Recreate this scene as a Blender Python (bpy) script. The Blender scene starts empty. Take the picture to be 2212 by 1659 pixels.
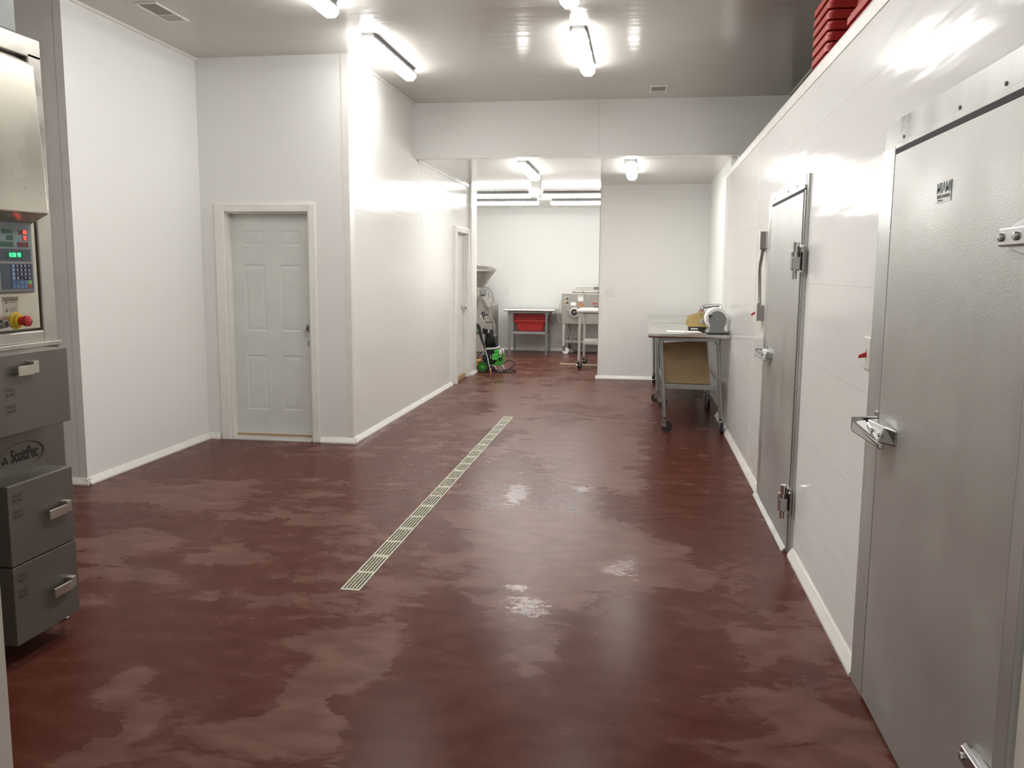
import bpy, bmesh, math, random
from mathutils import Vector, Matrix
random.seed(7)
S = bpy.context.scene
C = S.collection
PI = math.pi

# ------------------------------------------------------------------ camera, world, exposure
F = Vector((-0.14507905, 0.98087646, -0.12974372))
R = Vector((0.98907046, 0.14726113, 0.00733425))
U = Vector((-0.0263002, 0.12726164, 0.99152044))
CAM_H = 1.5131
cd = bpy.data.cameras.new('camera'); cam = bpy.data.objects.new('camera', cd); C.objects.link(cam)
cd.sensor_fit = 'HORIZONTAL'; cd.sensor_width = 36.0; cd.lens = 36.0 * 1852.4 / 2212.0
cd.clip_start = 0.05; cd.clip_end = 100
mw = Matrix((R, U, -F)).transposed().to_4x4(); mw.translation = Vector((0, 0, CAM_H))
cam.matrix_world = mw
S.camera = cam
w = bpy.data.worlds.new('world'); S.world = w; w.use_nodes = True
w.node_tree.nodes['Background'].inputs[0].default_value = (1.0, 0.93, 0.85, 1)
w.node_tree.nodes['Background'].inputs[1].default_value = 0.22
S.view_settings.view_transform = 'Standard'; S.view_settings.look = 'None'
S.view_settings.gamma = 1; S.view_settings.exposure = 1.35
S.view_settings.use_curve_mapping = False
LAMP = 14.5

# ------------------------------------------------------------------ levels and planes of the room
XR, XL2, XL1 = 0.847, -2.468, -3.823
Y0, Y1, Y2, Y3, Y4 = 5.41, 7.15, 9.30, 12.27, 16.5
ZC, ZB, ZR = 3.306, 2.7246, 2.538
XFR = 0.907

# ------------------------------------------------------------------ materials
def nt(name):
    m = bpy.data.materials.new(name); m.use_nodes = True
    t = m.node_tree; b = t.nodes['Principled BSDF']
    return m, t, b
def nod(t, k, **kw):
    n = t.nodes.new(k)
    for a, v in kw.items(): setattr(n, a, v)
    return n
def mat(name, col, rough=.5, metal=0.0, var=.04, vscale=6, bump=0, bscale=60, rvar=0.0, spec=None,
        stretch=(1, 1, 1), emit=0, coat=0, alpha=1, trans=0):
    m, t, b = nt(name)
    L = t.links.new
    tc = nod(t, 'ShaderNodeTexCoord'); mp = nod(t, 'ShaderNodeMapping'); mp.inputs['Scale'].default_value = stretch
    L(tc.outputs['Object'], mp.inputs['Vector'])
    n = nod(t, 'ShaderNodeTexNoise'); n.inputs['Scale'].default_value = vscale; n.inputs['Detail'].default_value = 5
    L(mp.outputs[0], n.inputs['Vector'])
    r = nod(t, 'ShaderNodeMapRange'); r.inputs['From Min'].default_value = .3; r.inputs['From Max'].default_value = .7
    L(n.outputs['Fac'], r.inputs['Value'])
    mx = nod(t, 'ShaderNodeMix', data_type='RGBA')
    mx.inputs['A'].default_value = tuple(c * (1 - var) for c in col) + (1,)
    mx.inputs['B'].default_value = tuple(min(1, c * (1 + var)) for c in col) + (1,)
    L(r.outputs[0], mx.inputs['Factor']); L(mx.outputs['Result'], b.inputs['Base Color'])
    b.inputs['Metallic'].default_value = metal; b.inputs['Roughness'].default_value = rough
    if spec is not None: b.inputs['Specular IOR Level'].default_value = spec
    if rvar:
        rr = nod(t, 'ShaderNodeMapRange'); rr.inputs['To Min'].default_value = max(.02, rough - rvar); rr.inputs['To Max'].default_value = rough + rvar
        rr.inputs['From Min'].default_value = .3; rr.inputs['From Max'].default_value = .7
        L(n.outputs['Fac'], rr.inputs['Value']); L(rr.outputs[0], b.inputs['Roughness'])
    if bump:
        n2 = nod(t, 'ShaderNodeTexNoise'); n2.inputs['Scale'].default_value = bscale; n2.inputs['Detail'].default_value = 3
        L(mp.outputs[0], n2.inputs['Vector'])
        bp = nod(t, 'ShaderNodeBump'); bp.inputs['Strength'].default_value = bump; bp.inputs['Distance'].default_value = .01
        L(n2.outputs['Fac'], bp.inputs['Height']); L(bp.outputs[0], b.inputs['Normal'])
    if emit:
        b.inputs['Emission Color'].default_value = tuple(col) + (1,); b.inputs['Emission Strength'].default_value = emit
    if coat: b.inputs['Coat Weight'].default_value = coat; b.inputs['Coat Roughness'].default_value = .05
    if trans: b.inputs['Transmission Weight'].default_value = trans
    return m

def panel_mat(name, col, rough, seam=0.0, seam_axis=2, seam_off=0.0, wave=.10, waxis=(1, 1, 1), wscale=3.0, spec=.5, seamcol=.72):
    """glossy white plastic wall board: slightly wavy, with fine seams every board width"""
    m, t, b = nt(name); L = t.links.new
    g = nod(t, 'ShaderNodeNewGeometry'); sp = nod(t, 'ShaderNodeSeparateXYZ'); L(g.outputs['Position'], sp.inputs[0])
    mp = nod(t, 'ShaderNodeMapping'); mp.inputs['Scale'].default_value = waxis; L(g.outputs['Position'], mp.inputs['Vector'])
    n = nod(t, 'ShaderNodeTexNoise'); n.inputs['Scale'].default_value = wscale; n.inputs['Detail'].default_value = 2; L(mp.outputs[0], n.inputs['Vector'])
    n2 = nod(t, 'ShaderNodeTexNoise'); n2.inputs['Scale'].default_value = 1.3; n2.inputs['Detail'].default_value = 4; L(g.outputs['Position'], n2.inputs['Vector'])
    mx = nod(t, 'ShaderNodeMix', data_type='RGBA')
    mx.inputs['A'].default_value = tuple(c * .975 for c in col) + (1,); mx.inputs['B'].default_value = tuple(col) + (1,)
    L(n2.outputs['Fac'], mx.inputs['Factor'])
    out = mx.outputs['Result']
    if seam:
        ad = nod(t, 'ShaderNodeMath', operation='ADD'); ad.inputs[1].default_value = -seam_off + seam * 20
        L(sp.outputs[seam_axis], ad.inputs[0])
        md = nod(t, 'ShaderNodeMath', operation='MODULO'); md.inputs[1].default_value = seam; L(ad.outputs[0], md.inputs[0])
        lt = nod(t, 'ShaderNodeMath', operation='LESS_THAN'); lt.inputs[1].default_value = .0035; L(md.outputs[0], lt.inputs[0])
        mx2 = nod(t, 'ShaderNodeMix', data_type='RGBA'); mx2.inputs['B'].default_value = tuple(c * seamcol for c in col) + (1,)
        L(lt.outputs[0], mx2.inputs['Factor']); L(out, mx2.inputs['A']); out = mx2.outputs['Result']
    L(out, b.inputs['Base Color'])
    b.inputs['Roughness'].default_value = rough; b.inputs['Specular IOR Level'].default_value = spec
    bp = nod(t, 'ShaderNodeBump'); bp.inputs['Strength'].default_value = wave; bp.inputs['Distance'].default_value = .02
    L(n.outputs['Fac'], bp.inputs['Height']); L(bp.outputs[0], b.inputs['Normal'])
    return m

M = {}
WHITE = (.85, .85, .825)
M['wall'] = panel_mat('white_wall_board', WHITE, .36, wave=.08, spec=.35, waxis=(1, .35, 1.6))
M['wall_r'] = panel_mat('white_cooler_board', WHITE, .14, seam=.391, seam_off=.29, wave=.13, waxis=(1, .3, 3.2), wscale=4, seamcol=.86, spec=.08)
M['wall_c'] = panel_mat('white_corridor_board', WHITE, .12, seam=.391, seam_off=.29, wave=.10, waxis=(1, .3, 3.2), wscale=4, seamcol=.95, spec=.2)
M['ceil'] = panel_mat('glossy_ceiling_board', (.65, .63, .585), .085, seam=.405, seam_axis=1, wave=.05, waxis=(.25, 2.4, 1), wscale=4, seamcol=.93, spec=.33)
M['ceil_high'] = panel_mat('satin_ceiling_board', (.65, .63, .585), .15, seam=.405, seam_axis=1, wave=.13, waxis=(.25, 2.4, 1), wscale=4, seamcol=.95, spec=.14)
M['trim'] = mat('white_vinyl_trim', (.82, .81, .77), .3)
M['dooraint'] = mat('painted_door', (.70, .72, .685), .38)
M['white_door'] = mat('white_painted_door', (.74, .75, .73), .35)
M['jamb'] = mat('jamb_paint', (.66, .63, .57), .45)
M['column'] = mat('grey_vinyl_column', (.84, .83, .79), .35)
M['dark'] = mat('dark_void', (.012, .011, .010), .8)
M['upper'] = mat('unlit_upper_dark', (.03, .028, .022), .45)  # near-black colour stands in for unlit open space over the cooler
M['galv'] = mat('embossed_galvanised_steel', (.50, .50, .475), .38, .55, var=.10, vscale=3, bump=.12, bscale=220, rvar=.08)
M['galvf'] = mat('galvanised_frame_steel', (.52, .53, .51), .33, .6, var=.14, vscale=5, rvar=.1, stretch=(1, 1, .4))
M['gasket'] = mat('black_gasket', (.012, .012, .012), .7)
M['chrome'] = mat('polished_chrome', (.62, .62, .62), .14, 1.0)
M['chromed'] = mat('brushed_chrome', (.42, .42, .42), .25, 1.0)
M['steel'] = mat('smudged_stainless', (.50, .475, .43), .34, .85, var=.12, vscale=4, rvar=.12)
M['steel_dark'] = mat('dull_stainless_box', (.34, .325, .30), .45, .7, var=.06, vscale=3, rvar=.06)
M['steel_bright'] = mat('bright_stainless_hood', (.58, .55, .47), .27, .8, var=.12, vscale=2.5, rvar=.03)
M['cabinet_box'] = mat('dull_cabinet_steel', (.20, .188, .17), .42, .6, var=.06, vscale=3, rvar=.06)
M['tabletop'] = mat('stainless_table_top', (.60, .60, .575), .2, 1.0, var=.05, rvar=.05)
M['zinc'] = mat('galvanised_tube', (.36, .38, .38), .35, .8)
M['zinc_light'] = mat('pale_galvanised_tube', (.62, .61, .58), .4, .5)
M['machine'] = mat('satin_machine_steel', (.42, .40, .36), .4, .55, var=.08)
M['rubber'] = mat('black_rubber', (.018, .018, .018), .55)
M['black'] = mat('black_plastic', (.02, .02, .022), .4)
M['red'] = mat('red_tote_plastic', (.42, .028, .026), .42, var=.08)
M['redb'] = mat('red_button', (.50, .03, .03), .35)
M['yellow'] = mat('yellow_plastic', (.75, .55, .05), .5)
M['tan'] = mat('tan_enamel', (.50, .36, .14), .45)
M['card'] = mat('corrugated_cardboard', (.27, .185, .10), .85, var=.06)
M['card_edge'] = mat('cardboard_edge', (.62, .52, .38), .85)
M['paper'] = mat('white_paper', (.85, .85, .83), .7)
M['grey'] = mat('grey_enamel', (.20, .21, .205), .45)
M['lgrey'] = mat('light_grey_plastic', (.40, .41, .40), .5)
M['green'] = mat('green_plastic', (.07, .48, .06), .35)
M['brass'] = mat('brass_pump', (.60, .38, .08), .35, .7)
M['orange'] = mat('orange_tip', (.75, .35, .06), .5)
M['wood'] = mat('raw_wood_sill', (.42, .27, .12), .7)
M['drain'] = mat('pale_drain_plastic', (.52, .50, .40), .5, var=.08, vscale=20)
M['housing'] = mat('grey_lamp_housing', (.16, .16, .16), .5)
M['ink'] = mat('dark_ink', (.03, .028, .025), .6)
M['ink_grey'] = mat('faded_ink', (.22, .21, .20), .6)
M['logo_dark'] = mat('etched_black', (.018, .015, .012), .6)
M['plate'] = mat('switch_plate', (.78, .77, .73), .35)
M['slot'] = mat('slot_grey', (.25, .24, .22), .6)
M['ledr'] = mat('red_led', (1.0, .06, .05), .5, emit=.9)
M['ledg'] = mat('green_lcd', (.05, 1.0, .35), .5, emit=.45)
M['lcdg'] = mat('dark_green_window', (.02, .10, .06), .3)
M['lcdr'] = mat('dark_red_window', (.14, .02, .025), .3)
M['panelblue'] = mat('blue_grey_panel', (.22, .29, .31), .4)
M['panelnavy'] = mat('dark_blue_panel', (.06, .08, .11), .4)
M['keynavy'] = mat('navy_key', (.02, .025, .09), .4)
M['keyblue'] = mat('blue_key', (.10, .20, .36), .4)
M['keygreen'] = mat('green_key', (.25, .60, .12), .4)
M['keyred'] = mat('red_key', (.55, .08, .05), .4)
M['bezel'] = mat('grey_bezel', (.27, .27, .27), .4)
M['tank'] = mat('white_tank', (.75, .75, .73), .4)
M['ventg'] = mat('vent_grey', (.30, .285, .26), .6)

# lamp diffuser: only this emits
m, t, b = nt('lit_lamp_diffuser')
b.inputs['Base Color'].default_value = (.9, .9, .88, 1)
b.inputs['Emission Color'].default_value = (1.0, .985, .955, 1); b.inputs['Emission Strength'].default_value = LAMP
M['lamp'] = m
m2 = m.copy(); m2.name = 'lit_low_lamp_diffuser'; m2.node_tree.nodes['Principled BSDF'].inputs['Emission Strength'].default_value = LAMP*1.1; M['lamp2'] = m2

# gradient lettering of the door sticker
def grad(name, z0, z1, c0, c1):
    m, t, b = nt(name); L = t.links.new
    g = nod(t, 'ShaderNodeNewGeometry'); s = nod(t, 'ShaderNodeSeparateXYZ'); L(g.outputs['Position'], s.inputs[0])
    r = nod(t, 'ShaderNodeMapRange'); r.inputs['From Min'].default_value = z0; r.inputs['From Max'].default_value = z1; L(s.outputs[2], r.inputs['Value'])
    x = nod(t, 'ShaderNodeMix', data_type='RGBA'); x.inputs['A'].default_value = c0 + (1,); x.inputs['B'].default_value = c1 + (1,)
    L(r.outputs[0], x.inputs['Factor']); L(x.outputs['Result'], b.inputs['Base Color']); b.inputs['Roughness'].default_value = .5
    return m

# floor: red epoxy, drying after a wash; pale where matte film dries and where wall reflection is painted in, dark glossy where wet
def floor_mat():
    m, t, b = nt('red_epoxy_floor'); L = t.links.new
    g = nod(t, 'ShaderNodeNewGeometry')
    def noise(scale, det, sc=(1, 1, 1), dist=0, loc=(0, 0, 0), rough=.5):
        mp = nod(t, 'ShaderNodeMapping'); mp.inputs['Scale'].default_value = sc; mp.inputs['Location'].default_value = loc
        L(g.outputs['Position'], mp.inputs['Vector'])
        n = nod(t, 'ShaderNodeTexNoise'); n.inputs['Scale'].default_value = scale; n.inputs['Detail'].default_value = det
        n.inputs['Distortion'].default_value = dist; n.inputs['Roughness'].default_value = rough
        L(mp.outputs[0], n.inputs['Vector']); return n.outputs['Fac']
    def math_(op, a, bb=None, c=None, clamp=False):
        n = nod(t, 'ShaderNodeMath', operation=op); n.use_clamp = clamp
        for i, v in enumerate((a, bb, c)):
            if v is None: continue
            if isinstance(v, (int, float)): n.inputs[i].default_value = v
            else: L(v, n.inputs[i])
        return n.outputs[0]
    def ss(v, lo, hi):
        n = nod(t, 'ShaderNodeMapRange', interpolation_type='SMOOTHSTEP'); L(v, n.inputs['Value'])
        n.inputs['From Min'].default_value = lo; n.inputs['From Max'].default_value = hi; return n.outputs[0]
    sp = nod(t, 'ShaderNodeSeparateXYZ'); L(g.outputs['Position'], sp.inputs[0])
    # warped position, so that patch outlines wander
    wn = nod(t, 'ShaderNodeTexNoise'); wn.inputs['Scale'].default_value = 2.2; wn.inputs['Detail'].default_value = 7; wn.inputs['Roughness'].default_value = .62; L(g.outputs['Position'], wn.inputs['Vector'])
    wv = nod(t, 'ShaderNodeVectorMath', operation='MULTIPLY_ADD'); L(wn.outputs['Color'], wv.inputs[0]); wv.inputs[1].default_value = (.42, .42, 0); wv.inputs[2].default_value = (-.21, -.21, 0)
    wa = nod(t, 'ShaderNodeVectorMath', operation='ADD'); L(g.outputs['Position'], wa.inputs[0]); L(wv.outputs[0], wa.inputs[1])
    ws = nod(t, 'ShaderNodeSeparateXYZ'); L(wa.outputs[0], ws.inputs[0])
    base = math_('ADD', math_('MULTIPLY', noise(1.5, 3, (1, 1, 1), .2, (3, 1, 0)), .50), math_('MULTIPLY', noise(3.6, 9, (.8, 1.5, 1), .5, (1, 7, 0), .66), .66))
    for (x, y, rx, ry, wt) in DRY_SHEEN:
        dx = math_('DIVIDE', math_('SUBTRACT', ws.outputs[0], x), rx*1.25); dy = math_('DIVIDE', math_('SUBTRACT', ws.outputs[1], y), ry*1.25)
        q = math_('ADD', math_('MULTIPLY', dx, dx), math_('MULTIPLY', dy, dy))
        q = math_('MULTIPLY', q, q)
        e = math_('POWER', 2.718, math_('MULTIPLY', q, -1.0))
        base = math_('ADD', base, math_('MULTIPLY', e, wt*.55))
    dry = ss(base, .608, .632); dry2 = ss(base, .47, .72)  # mask holds dry film and the painted wall reflection together
    dry_sheen = math_('ADD', math_('MULTIPLY', dry, .52), math_('MULTIPLY', dry2, .48))
    fine = noise(60, 4, (1, 1, 1)); mid = noise(7, 5, (.8, 1.3, 1), .3, (5, 5, 0))
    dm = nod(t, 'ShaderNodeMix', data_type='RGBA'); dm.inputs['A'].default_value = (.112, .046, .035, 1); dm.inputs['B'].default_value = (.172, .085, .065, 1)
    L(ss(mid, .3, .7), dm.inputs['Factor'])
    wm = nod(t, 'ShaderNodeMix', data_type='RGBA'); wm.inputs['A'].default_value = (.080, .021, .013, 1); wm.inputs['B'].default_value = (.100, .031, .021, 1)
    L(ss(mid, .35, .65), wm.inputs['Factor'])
    cm = nod(t, 'ShaderNodeMix', data_type='RGBA'); L(dry_sheen, cm.inputs['Factor']); L(wm.outputs['Result'], cm.inputs['A']); L(dm.outputs['Result'], cm.inputs['B'])
    gr = ss(noise(55, 1, (1, 1, 1), 0, (9, 2, 0)), .80, .83)
    gm = nod(t, 'ShaderNodeMix', data_type='RGBA'); gm.inputs['B'].default_value = (.45, .38, .32, 1); L(math_('MULTIPLY', gr, .5), gm.inputs['Factor']); L(cm.outputs['Result'], gm.inputs['A'])
    L(gm.outputs['Result'], b.inputs['Base Color'])
    rg = nod(t, 'ShaderNodeMix', data_type='FLOAT'); L(dry_sheen, rg.inputs['Factor']); rg.inputs['A'].default_value = .26; rg.inputs['B'].default_value = .31
    L(math_('ADD', rg.outputs['Result'], math_('MULTIPLY', math_('SUBTRACT', mid, .5), .08)), b.inputs['Roughness'])
    sm = nod(t, 'ShaderNodeMix', data_type='FLOAT'); L(dry_sheen, sm.inputs['Factor']); sm.inputs['A'].default_value = .06; sm.inputs['B'].default_value = .08
    L(sm.outputs['Result'], b.inputs['Specular IOR Level'])
    # small standing puddles with a rippled skin of water
    pud = None
    for (x, y, rx, ry) in PUDDLES:
        dx = math_('DIVIDE', math_('SUBTRACT', ws.outputs[0], x), rx); dy = math_('DIVIDE', math_('SUBTRACT', ws.outputs[1], y), ry)
        e = math_('POWER', 2.718, math_('MULTIPLY', math_('ADD', math_('MULTIPLY', dx, dx), math_('MULTIPLY', dy, dy)), -1.0))
        pud = e if pud is None else math_('MAXIMUM', pud, e)
    pud = ss(math_('ADD', pud, math_('MULTIPLY', math_('SUBTRACT', noise(30, 6, (.6, 1.0, 1), .6, (2, 2, 0), .7), .5), 2.6)), .62, .78)
    r2 = nod(t, 'ShaderNodeMix', data_type='FLOAT'); L(pud, r2.inputs['Factor']); r2.inputs['B'].default_value = .13
    L(b.inputs['Roughness'].links[0].from_socket, r2.inputs['A']); L(r2.outputs['Result'], b.inputs['Roughness'])
    s2 = nod(t, 'ShaderNodeMix', data_type='FLOAT'); L(pud, s2.inputs['Factor']); L(sm.outputs['Result'], s2.inputs['A']); s2.inputs['B'].default_value = .16
    L(s2.outputs['Result'], b.inputs['Specular IOR Level'])
    bp = nod(t, 'ShaderNodeBump'); L(math_('ADD', .20, math_('MULTIPLY', pud, .6)), bp.inputs['Strength']); bp.inputs['Distance'].default_value = .003
    L(math_('ADD', math_('MULTIPLY', noise(26, 6, (1, 1, 1), 0, (0, 0, 0), .6), .6), math_('MULTIPLY', fine, .5)), bp.inputs['Height'])
    L(bp.outputs[0], b.inputs['Normal'])
    return m
PUDDLES = [(-.46, 3.72, .12, .17), (-.56, 3.90, .10, .06), (-.03, 4.33, .14, .20), (-.79, 5.70, .12, .35), (-.36, 5.9, .10, .12)]
DRY_SHEEN = [(-.82, 4.95, .22, .35, .30), (-.40, 4.85, .33, .50, .34), (.05, 4.55, .25, .35, .26), (-.45, 4.15, .25, .35, .24), (.28, 4.2, .10, .12, .18),  # dry patches; pale ones mid-floor also paint in the white wall's reflection
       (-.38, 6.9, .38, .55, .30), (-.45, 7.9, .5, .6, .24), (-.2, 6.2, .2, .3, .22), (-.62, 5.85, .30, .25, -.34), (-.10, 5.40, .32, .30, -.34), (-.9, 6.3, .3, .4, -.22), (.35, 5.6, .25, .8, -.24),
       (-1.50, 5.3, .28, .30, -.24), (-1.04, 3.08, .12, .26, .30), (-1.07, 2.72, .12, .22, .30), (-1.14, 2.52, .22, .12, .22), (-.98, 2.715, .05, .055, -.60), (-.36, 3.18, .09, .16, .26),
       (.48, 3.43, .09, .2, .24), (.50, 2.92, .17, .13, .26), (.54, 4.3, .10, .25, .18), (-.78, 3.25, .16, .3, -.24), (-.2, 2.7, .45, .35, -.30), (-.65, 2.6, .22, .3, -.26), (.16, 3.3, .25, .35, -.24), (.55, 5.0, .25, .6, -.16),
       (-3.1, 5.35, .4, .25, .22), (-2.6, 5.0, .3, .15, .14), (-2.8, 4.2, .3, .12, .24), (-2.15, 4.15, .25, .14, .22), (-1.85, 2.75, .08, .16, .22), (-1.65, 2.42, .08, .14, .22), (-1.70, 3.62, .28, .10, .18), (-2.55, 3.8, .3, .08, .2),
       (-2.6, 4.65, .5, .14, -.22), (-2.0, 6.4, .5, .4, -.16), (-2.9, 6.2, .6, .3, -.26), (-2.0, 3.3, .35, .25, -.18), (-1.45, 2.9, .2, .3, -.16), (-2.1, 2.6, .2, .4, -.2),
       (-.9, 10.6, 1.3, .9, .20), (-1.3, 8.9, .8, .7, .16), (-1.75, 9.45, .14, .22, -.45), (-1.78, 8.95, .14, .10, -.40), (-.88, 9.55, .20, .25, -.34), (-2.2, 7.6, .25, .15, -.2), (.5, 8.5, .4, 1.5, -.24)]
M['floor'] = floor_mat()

# ------------------------------------------------------------------ mesh helpers
class MB:
    def __init__(s): s.b = bmesh.new(); s.mi = 0
    def face(s, vs):
        try:
            f = s.b.faces.new(vs); f.material_index = s.mi; return f
        except ValueError: return None
    def box(s, x0, x1, y0, y1, z0, z1):
        v = [s.b.verts.new(p) for p in ((x0,y0,z0),(x1,y0,z0),(x1,y1,z0),(x0,y1,z0),(x0,y0,z1),(x1,y0,z1),(x1,y1,z1),(x0,y1,z1))]
        for q in ((0,3,2,1),(4,5,6,7),(0,1,5,4),(1,2,6,5),(2,3,7,6),(3,0,4,7)): s.face([v[i] for i in q])
        return s
    def hexa(s, p):
        v = [s.b.verts.new(q) for q in p]
        for q in ((0,3,2,1),(4,5,6,7),(0,1,5,4),(1,2,6,5),(2,3,7,6),(3,0,4,7)): s.face([v[i] for i in q])
        return s
    def loft(s, rings, cap=True, closed=True):
        R_ = [[s.b.verts.new(p) for p in r] for r in rings]; n = len(R_[0])
        for a, c in zip(R_, R_[1:]):
            for i in range(n if closed else n - 1): s.face([a[i], a[(i+1) % n], c[(i+1) % n], c[i]])
        if cap: s.face(R_[0][::-1]); s.face(R_[-1])
        return s
    def prism(s, poly, axis, a, c):
        def P(u, v, q): return {'x': (q,u,v), 'y': (u,q,v), 'z': (u,v,q)}[axis]
        return s.loft([[P(u, v, a) for u, v in poly], [P(u, v, c) for u, v in poly]])
    def cyl(s, p0, p1, r0, r1=None, n=20, cap=True):
        r1 = r0 if r1 is None else r1
        p0 = Vector(p0); p1 = Vector(p1); d = (p1 - p0).normalized()
        a = d.orthogonal().normalized(); c = d.cross(a)
        ring = lambda p, r: [p + a*r*math.cos(2*PI*i/n) + c*r*math.sin(2*PI*i/n) for i in range(n)]
        return s.loft([ring(p0, r0), ring(p1, r1)], cap)
    def tube(s, pts, r, n=10, sm=3, cap=True):
        P = [Vector(p) for p in pts]
        if sm > 1 and len(P) > 2:
            Q = []
            for i in range(len(P) - 1):
                a = P[max(i-1, 0)]; b_ = P[i]; c = P[i+1]; d = P[min(i+2, len(P)-1)]
                for k in range(sm):
                    u = k / sm
                    Q.append(.5*((2*b_) + (c-a)*u + (2*a-5*b_+4*c-d)*u*u + (3*b_-a-3*c+d)*u**3))
            Q.append(P[-1]); P = Q
        rings = []; nrm = None
        for i, p in enumerate(P):
            d = (P[min(i+1, len(P)-1)] - P[max(i-1, 0)]).normalized()
            nrm = d.orthogonal().normalized() if nrm is None else (nrm - d*nrm.dot(d)).normalized()
            c = d.cross(nrm)
            rr = r[min(i, len(r)-1)] if isinstance(r, (list, tuple)) else r
            rings.append([p + nrm*rr*math.cos(2*PI*k/n) + c*rr*math.sin(2*PI*k/n) for k in range(n)])
        return s.loft(rings, cap)
    def lathe(s, prof, o, axis='z', n=28, cap=True):
        o = Vector(o)
        def P(r, h, a):
            c, q = r*math.cos(a), r*math.sin(a)
            return o + Vector({'z': (c, q, h), 'y': (c, h, q), 'x': (h, c, q)}[axis])
        return s.loft([[P(max(r, 1e-4), h, 2*PI*i/n) for i in range(n)] for r, h in prof], cap)
    def ball(s, o, r, n=16):
        return s.lathe([(r*math.sin(PI*k/10), -r*math.cos(PI*k/10)) for k in range(11)], o, 'z', n)
def wloc(o):
    v = Vector((0, 0, 0))
    while o is not None: v += o.location; o = o.parent
    return v
def build(name, mb, mt, parent=None, bevel=0, smooth=False, seg=2):
    bmesh.ops.recalc_face_normals(mb.b, faces=mb.b.faces)
    me = bpy.data.meshes.new(name); off = wloc(parent) if parent else Vector((0, 0, 0))
    if parent is not None: bmesh.ops.translate(mb.b, vec=-off, verts=mb.b.verts)
    mb.b.to_mesh(me); mb.b.free()
    for x in (mt if isinstance(mt, (list, tuple)) else [mt]): me.materials.append(M[x] if isinstance(x, str) else x)
    o = bpy.data.objects.new(name, me); C.objects.link(o); o.parent = parent
    if smooth:
        for p in me.polygons: p.use_smooth = True
        try: me.set_sharp_from_angle(angle=math.radians(38))
        except Exception: pass
    if bevel:
        b_ = o.modifiers.new('bevel', 'BEVEL'); b_.width = bevel; b_.segments = seg; b_.limit_method = 'ANGLE'; b_.angle_limit = math.radians(35)
        b_.harden_normals = False
    return o
def tag(o, label, cat, group=None):
    o['label'] = label; o['category'] = cat
    if group: o['group'] = group
    return o
def thing(name, label, cat, loc=(0, 0, 0), group=None):
    o = bpy.data.objects.new(name, None); C.objects.link(o); o.location = loc; o.empty_display_size = .1
    return tag(o, label, cat, group)
def struct(name, mb, mt, parent=None, bevel=0, **k):
    o = build(name, mb, mt, parent, bevel, **k)
    if parent is None: o['kind'] = 'structure'
    return o
def dup(root, loc, rotz=0, label=None, group=None):
    def cp(o, par):
        c = o.copy(); C.objects.link(c); c.parent = par
        for ch in list(o.children): cp(ch, c)
        return c
    r = cp(root, None); r.location = loc; r.rotation_euler = (0, 0, rotz)
    if label: r['label'] = label
    if group: r['group'] = group
    return r
def bx(*a): return MB().box(*a)
def text_mb(body, size, origin, right, up, depth=.0006, sx=1.0, bold=0, shear=0):
    cu = bpy.data.curves.new('lettering', 'FONT'); cu.body = body; cu.size = size; cu.extrude = depth
    cu.align_x = 'CENTER'; cu.align_y = 'CENTER'; cu.offset = bold; cu.resolution_u = 3; cu.shear = shear
    o = bpy.data.objects.new('lettering', cu); C.objects.link(o)
    bpy.context.view_layer.update()
    me = bpy.data.meshes.new_from_object(o.evaluated_get(bpy.context.evaluated_depsgraph_get()))
    bpy.data.objects.remove(o); bpy.data.curves.remove(cu)
    r = Vector(right).normalized(); u = Vector(up).normalized(); n = r.cross(u)
    mb = MB(); mb.b.from_mesh(me); bpy.data.meshes.remove(me)
    for v in mb.b.verts: v.co = Vector(origin) + r*v.co.x*sx + u*v.co.y + n*v.co.z
    return mb

# ------------------------------------------------------------------ room shell
# floor with the drain trench cut out of it
DX0, DX1, DY0, DY1 = -1.385, -1.285, 3.775, 8.815
mb = MB()
def quad(x0, x1, y0, y1, z=0): mb.face([mb.b.verts.new(p) for p in ((x0,y0,z),(x1,y0,z),(x1,y1,z),(x0,y1,z))])
quad(-5.4, DX0, -1.5, 17); quad(DX1, 1.6, -1.5, 17); quad(DX0, DX1, -1.5, DY0); quad(DX0, DX1, DY1, 17)
mb.mi = 1
for p in (((DX0,DY0,0),(DX0,DY1,0),(DX0,DY1,-.12),(DX0,DY0,-.12)), ((DX1,DY0,0),(DX1,DY0,-.12),(DX1,DY1,-.12),(DX1,DY1,0)),
          ((DX0,DY0,0),(DX0,DY0,-.12),(DX1,DY0,-.12),(DX1,DY0,0)), ((DX0,DY1,0),(DX1,DY1,0),(DX1,DY1,-.12),(DX0,DY1,-.12)),
          ((DX0,DY0,-.12),(DX0,DY1,-.12),(DX1,DY1,-.12),(DX1,DY0,-.12))): mb.face([mb.b.verts.new(q) for q in p])
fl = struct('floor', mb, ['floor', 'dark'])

struct('ceiling', bx(-5.4, 1.5, 1.0, Y2, ZC, ZC + .1), 'ceil_high')
struct('ceiling_low', bx(-4.0, 1.0, Y2 + .12, Y4 + .1, ZB, ZB + .1), 'ceil')

struct('wall_left', bx(XL1 - .15, XL1, Y0+.002, Y1 + .15, 0, ZC), 'wall')
struct('wall_left_return', bx(-5.4, XL1 - .15, Y0, Y0 + .15, 0, ZC), 'column')
struct('wall_far_left', bx(-5.4, -5.3, 1.0, Y0, 0, ZC), 'wall')
# wall with the grey door
mb = MB(); D1 = (-3.60, -2.838, 2.012)
mb.box(XL1, D1[0], Y1, Y1+.13, 0, ZC); mb.box(D1[1], XL2, Y1, Y1+.13, 0, ZC); mb.box(D1[0], D1[1], Y1, Y1+.13, D1[2], ZC)
struct('wall_back_left', mb, 'wall')
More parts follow.
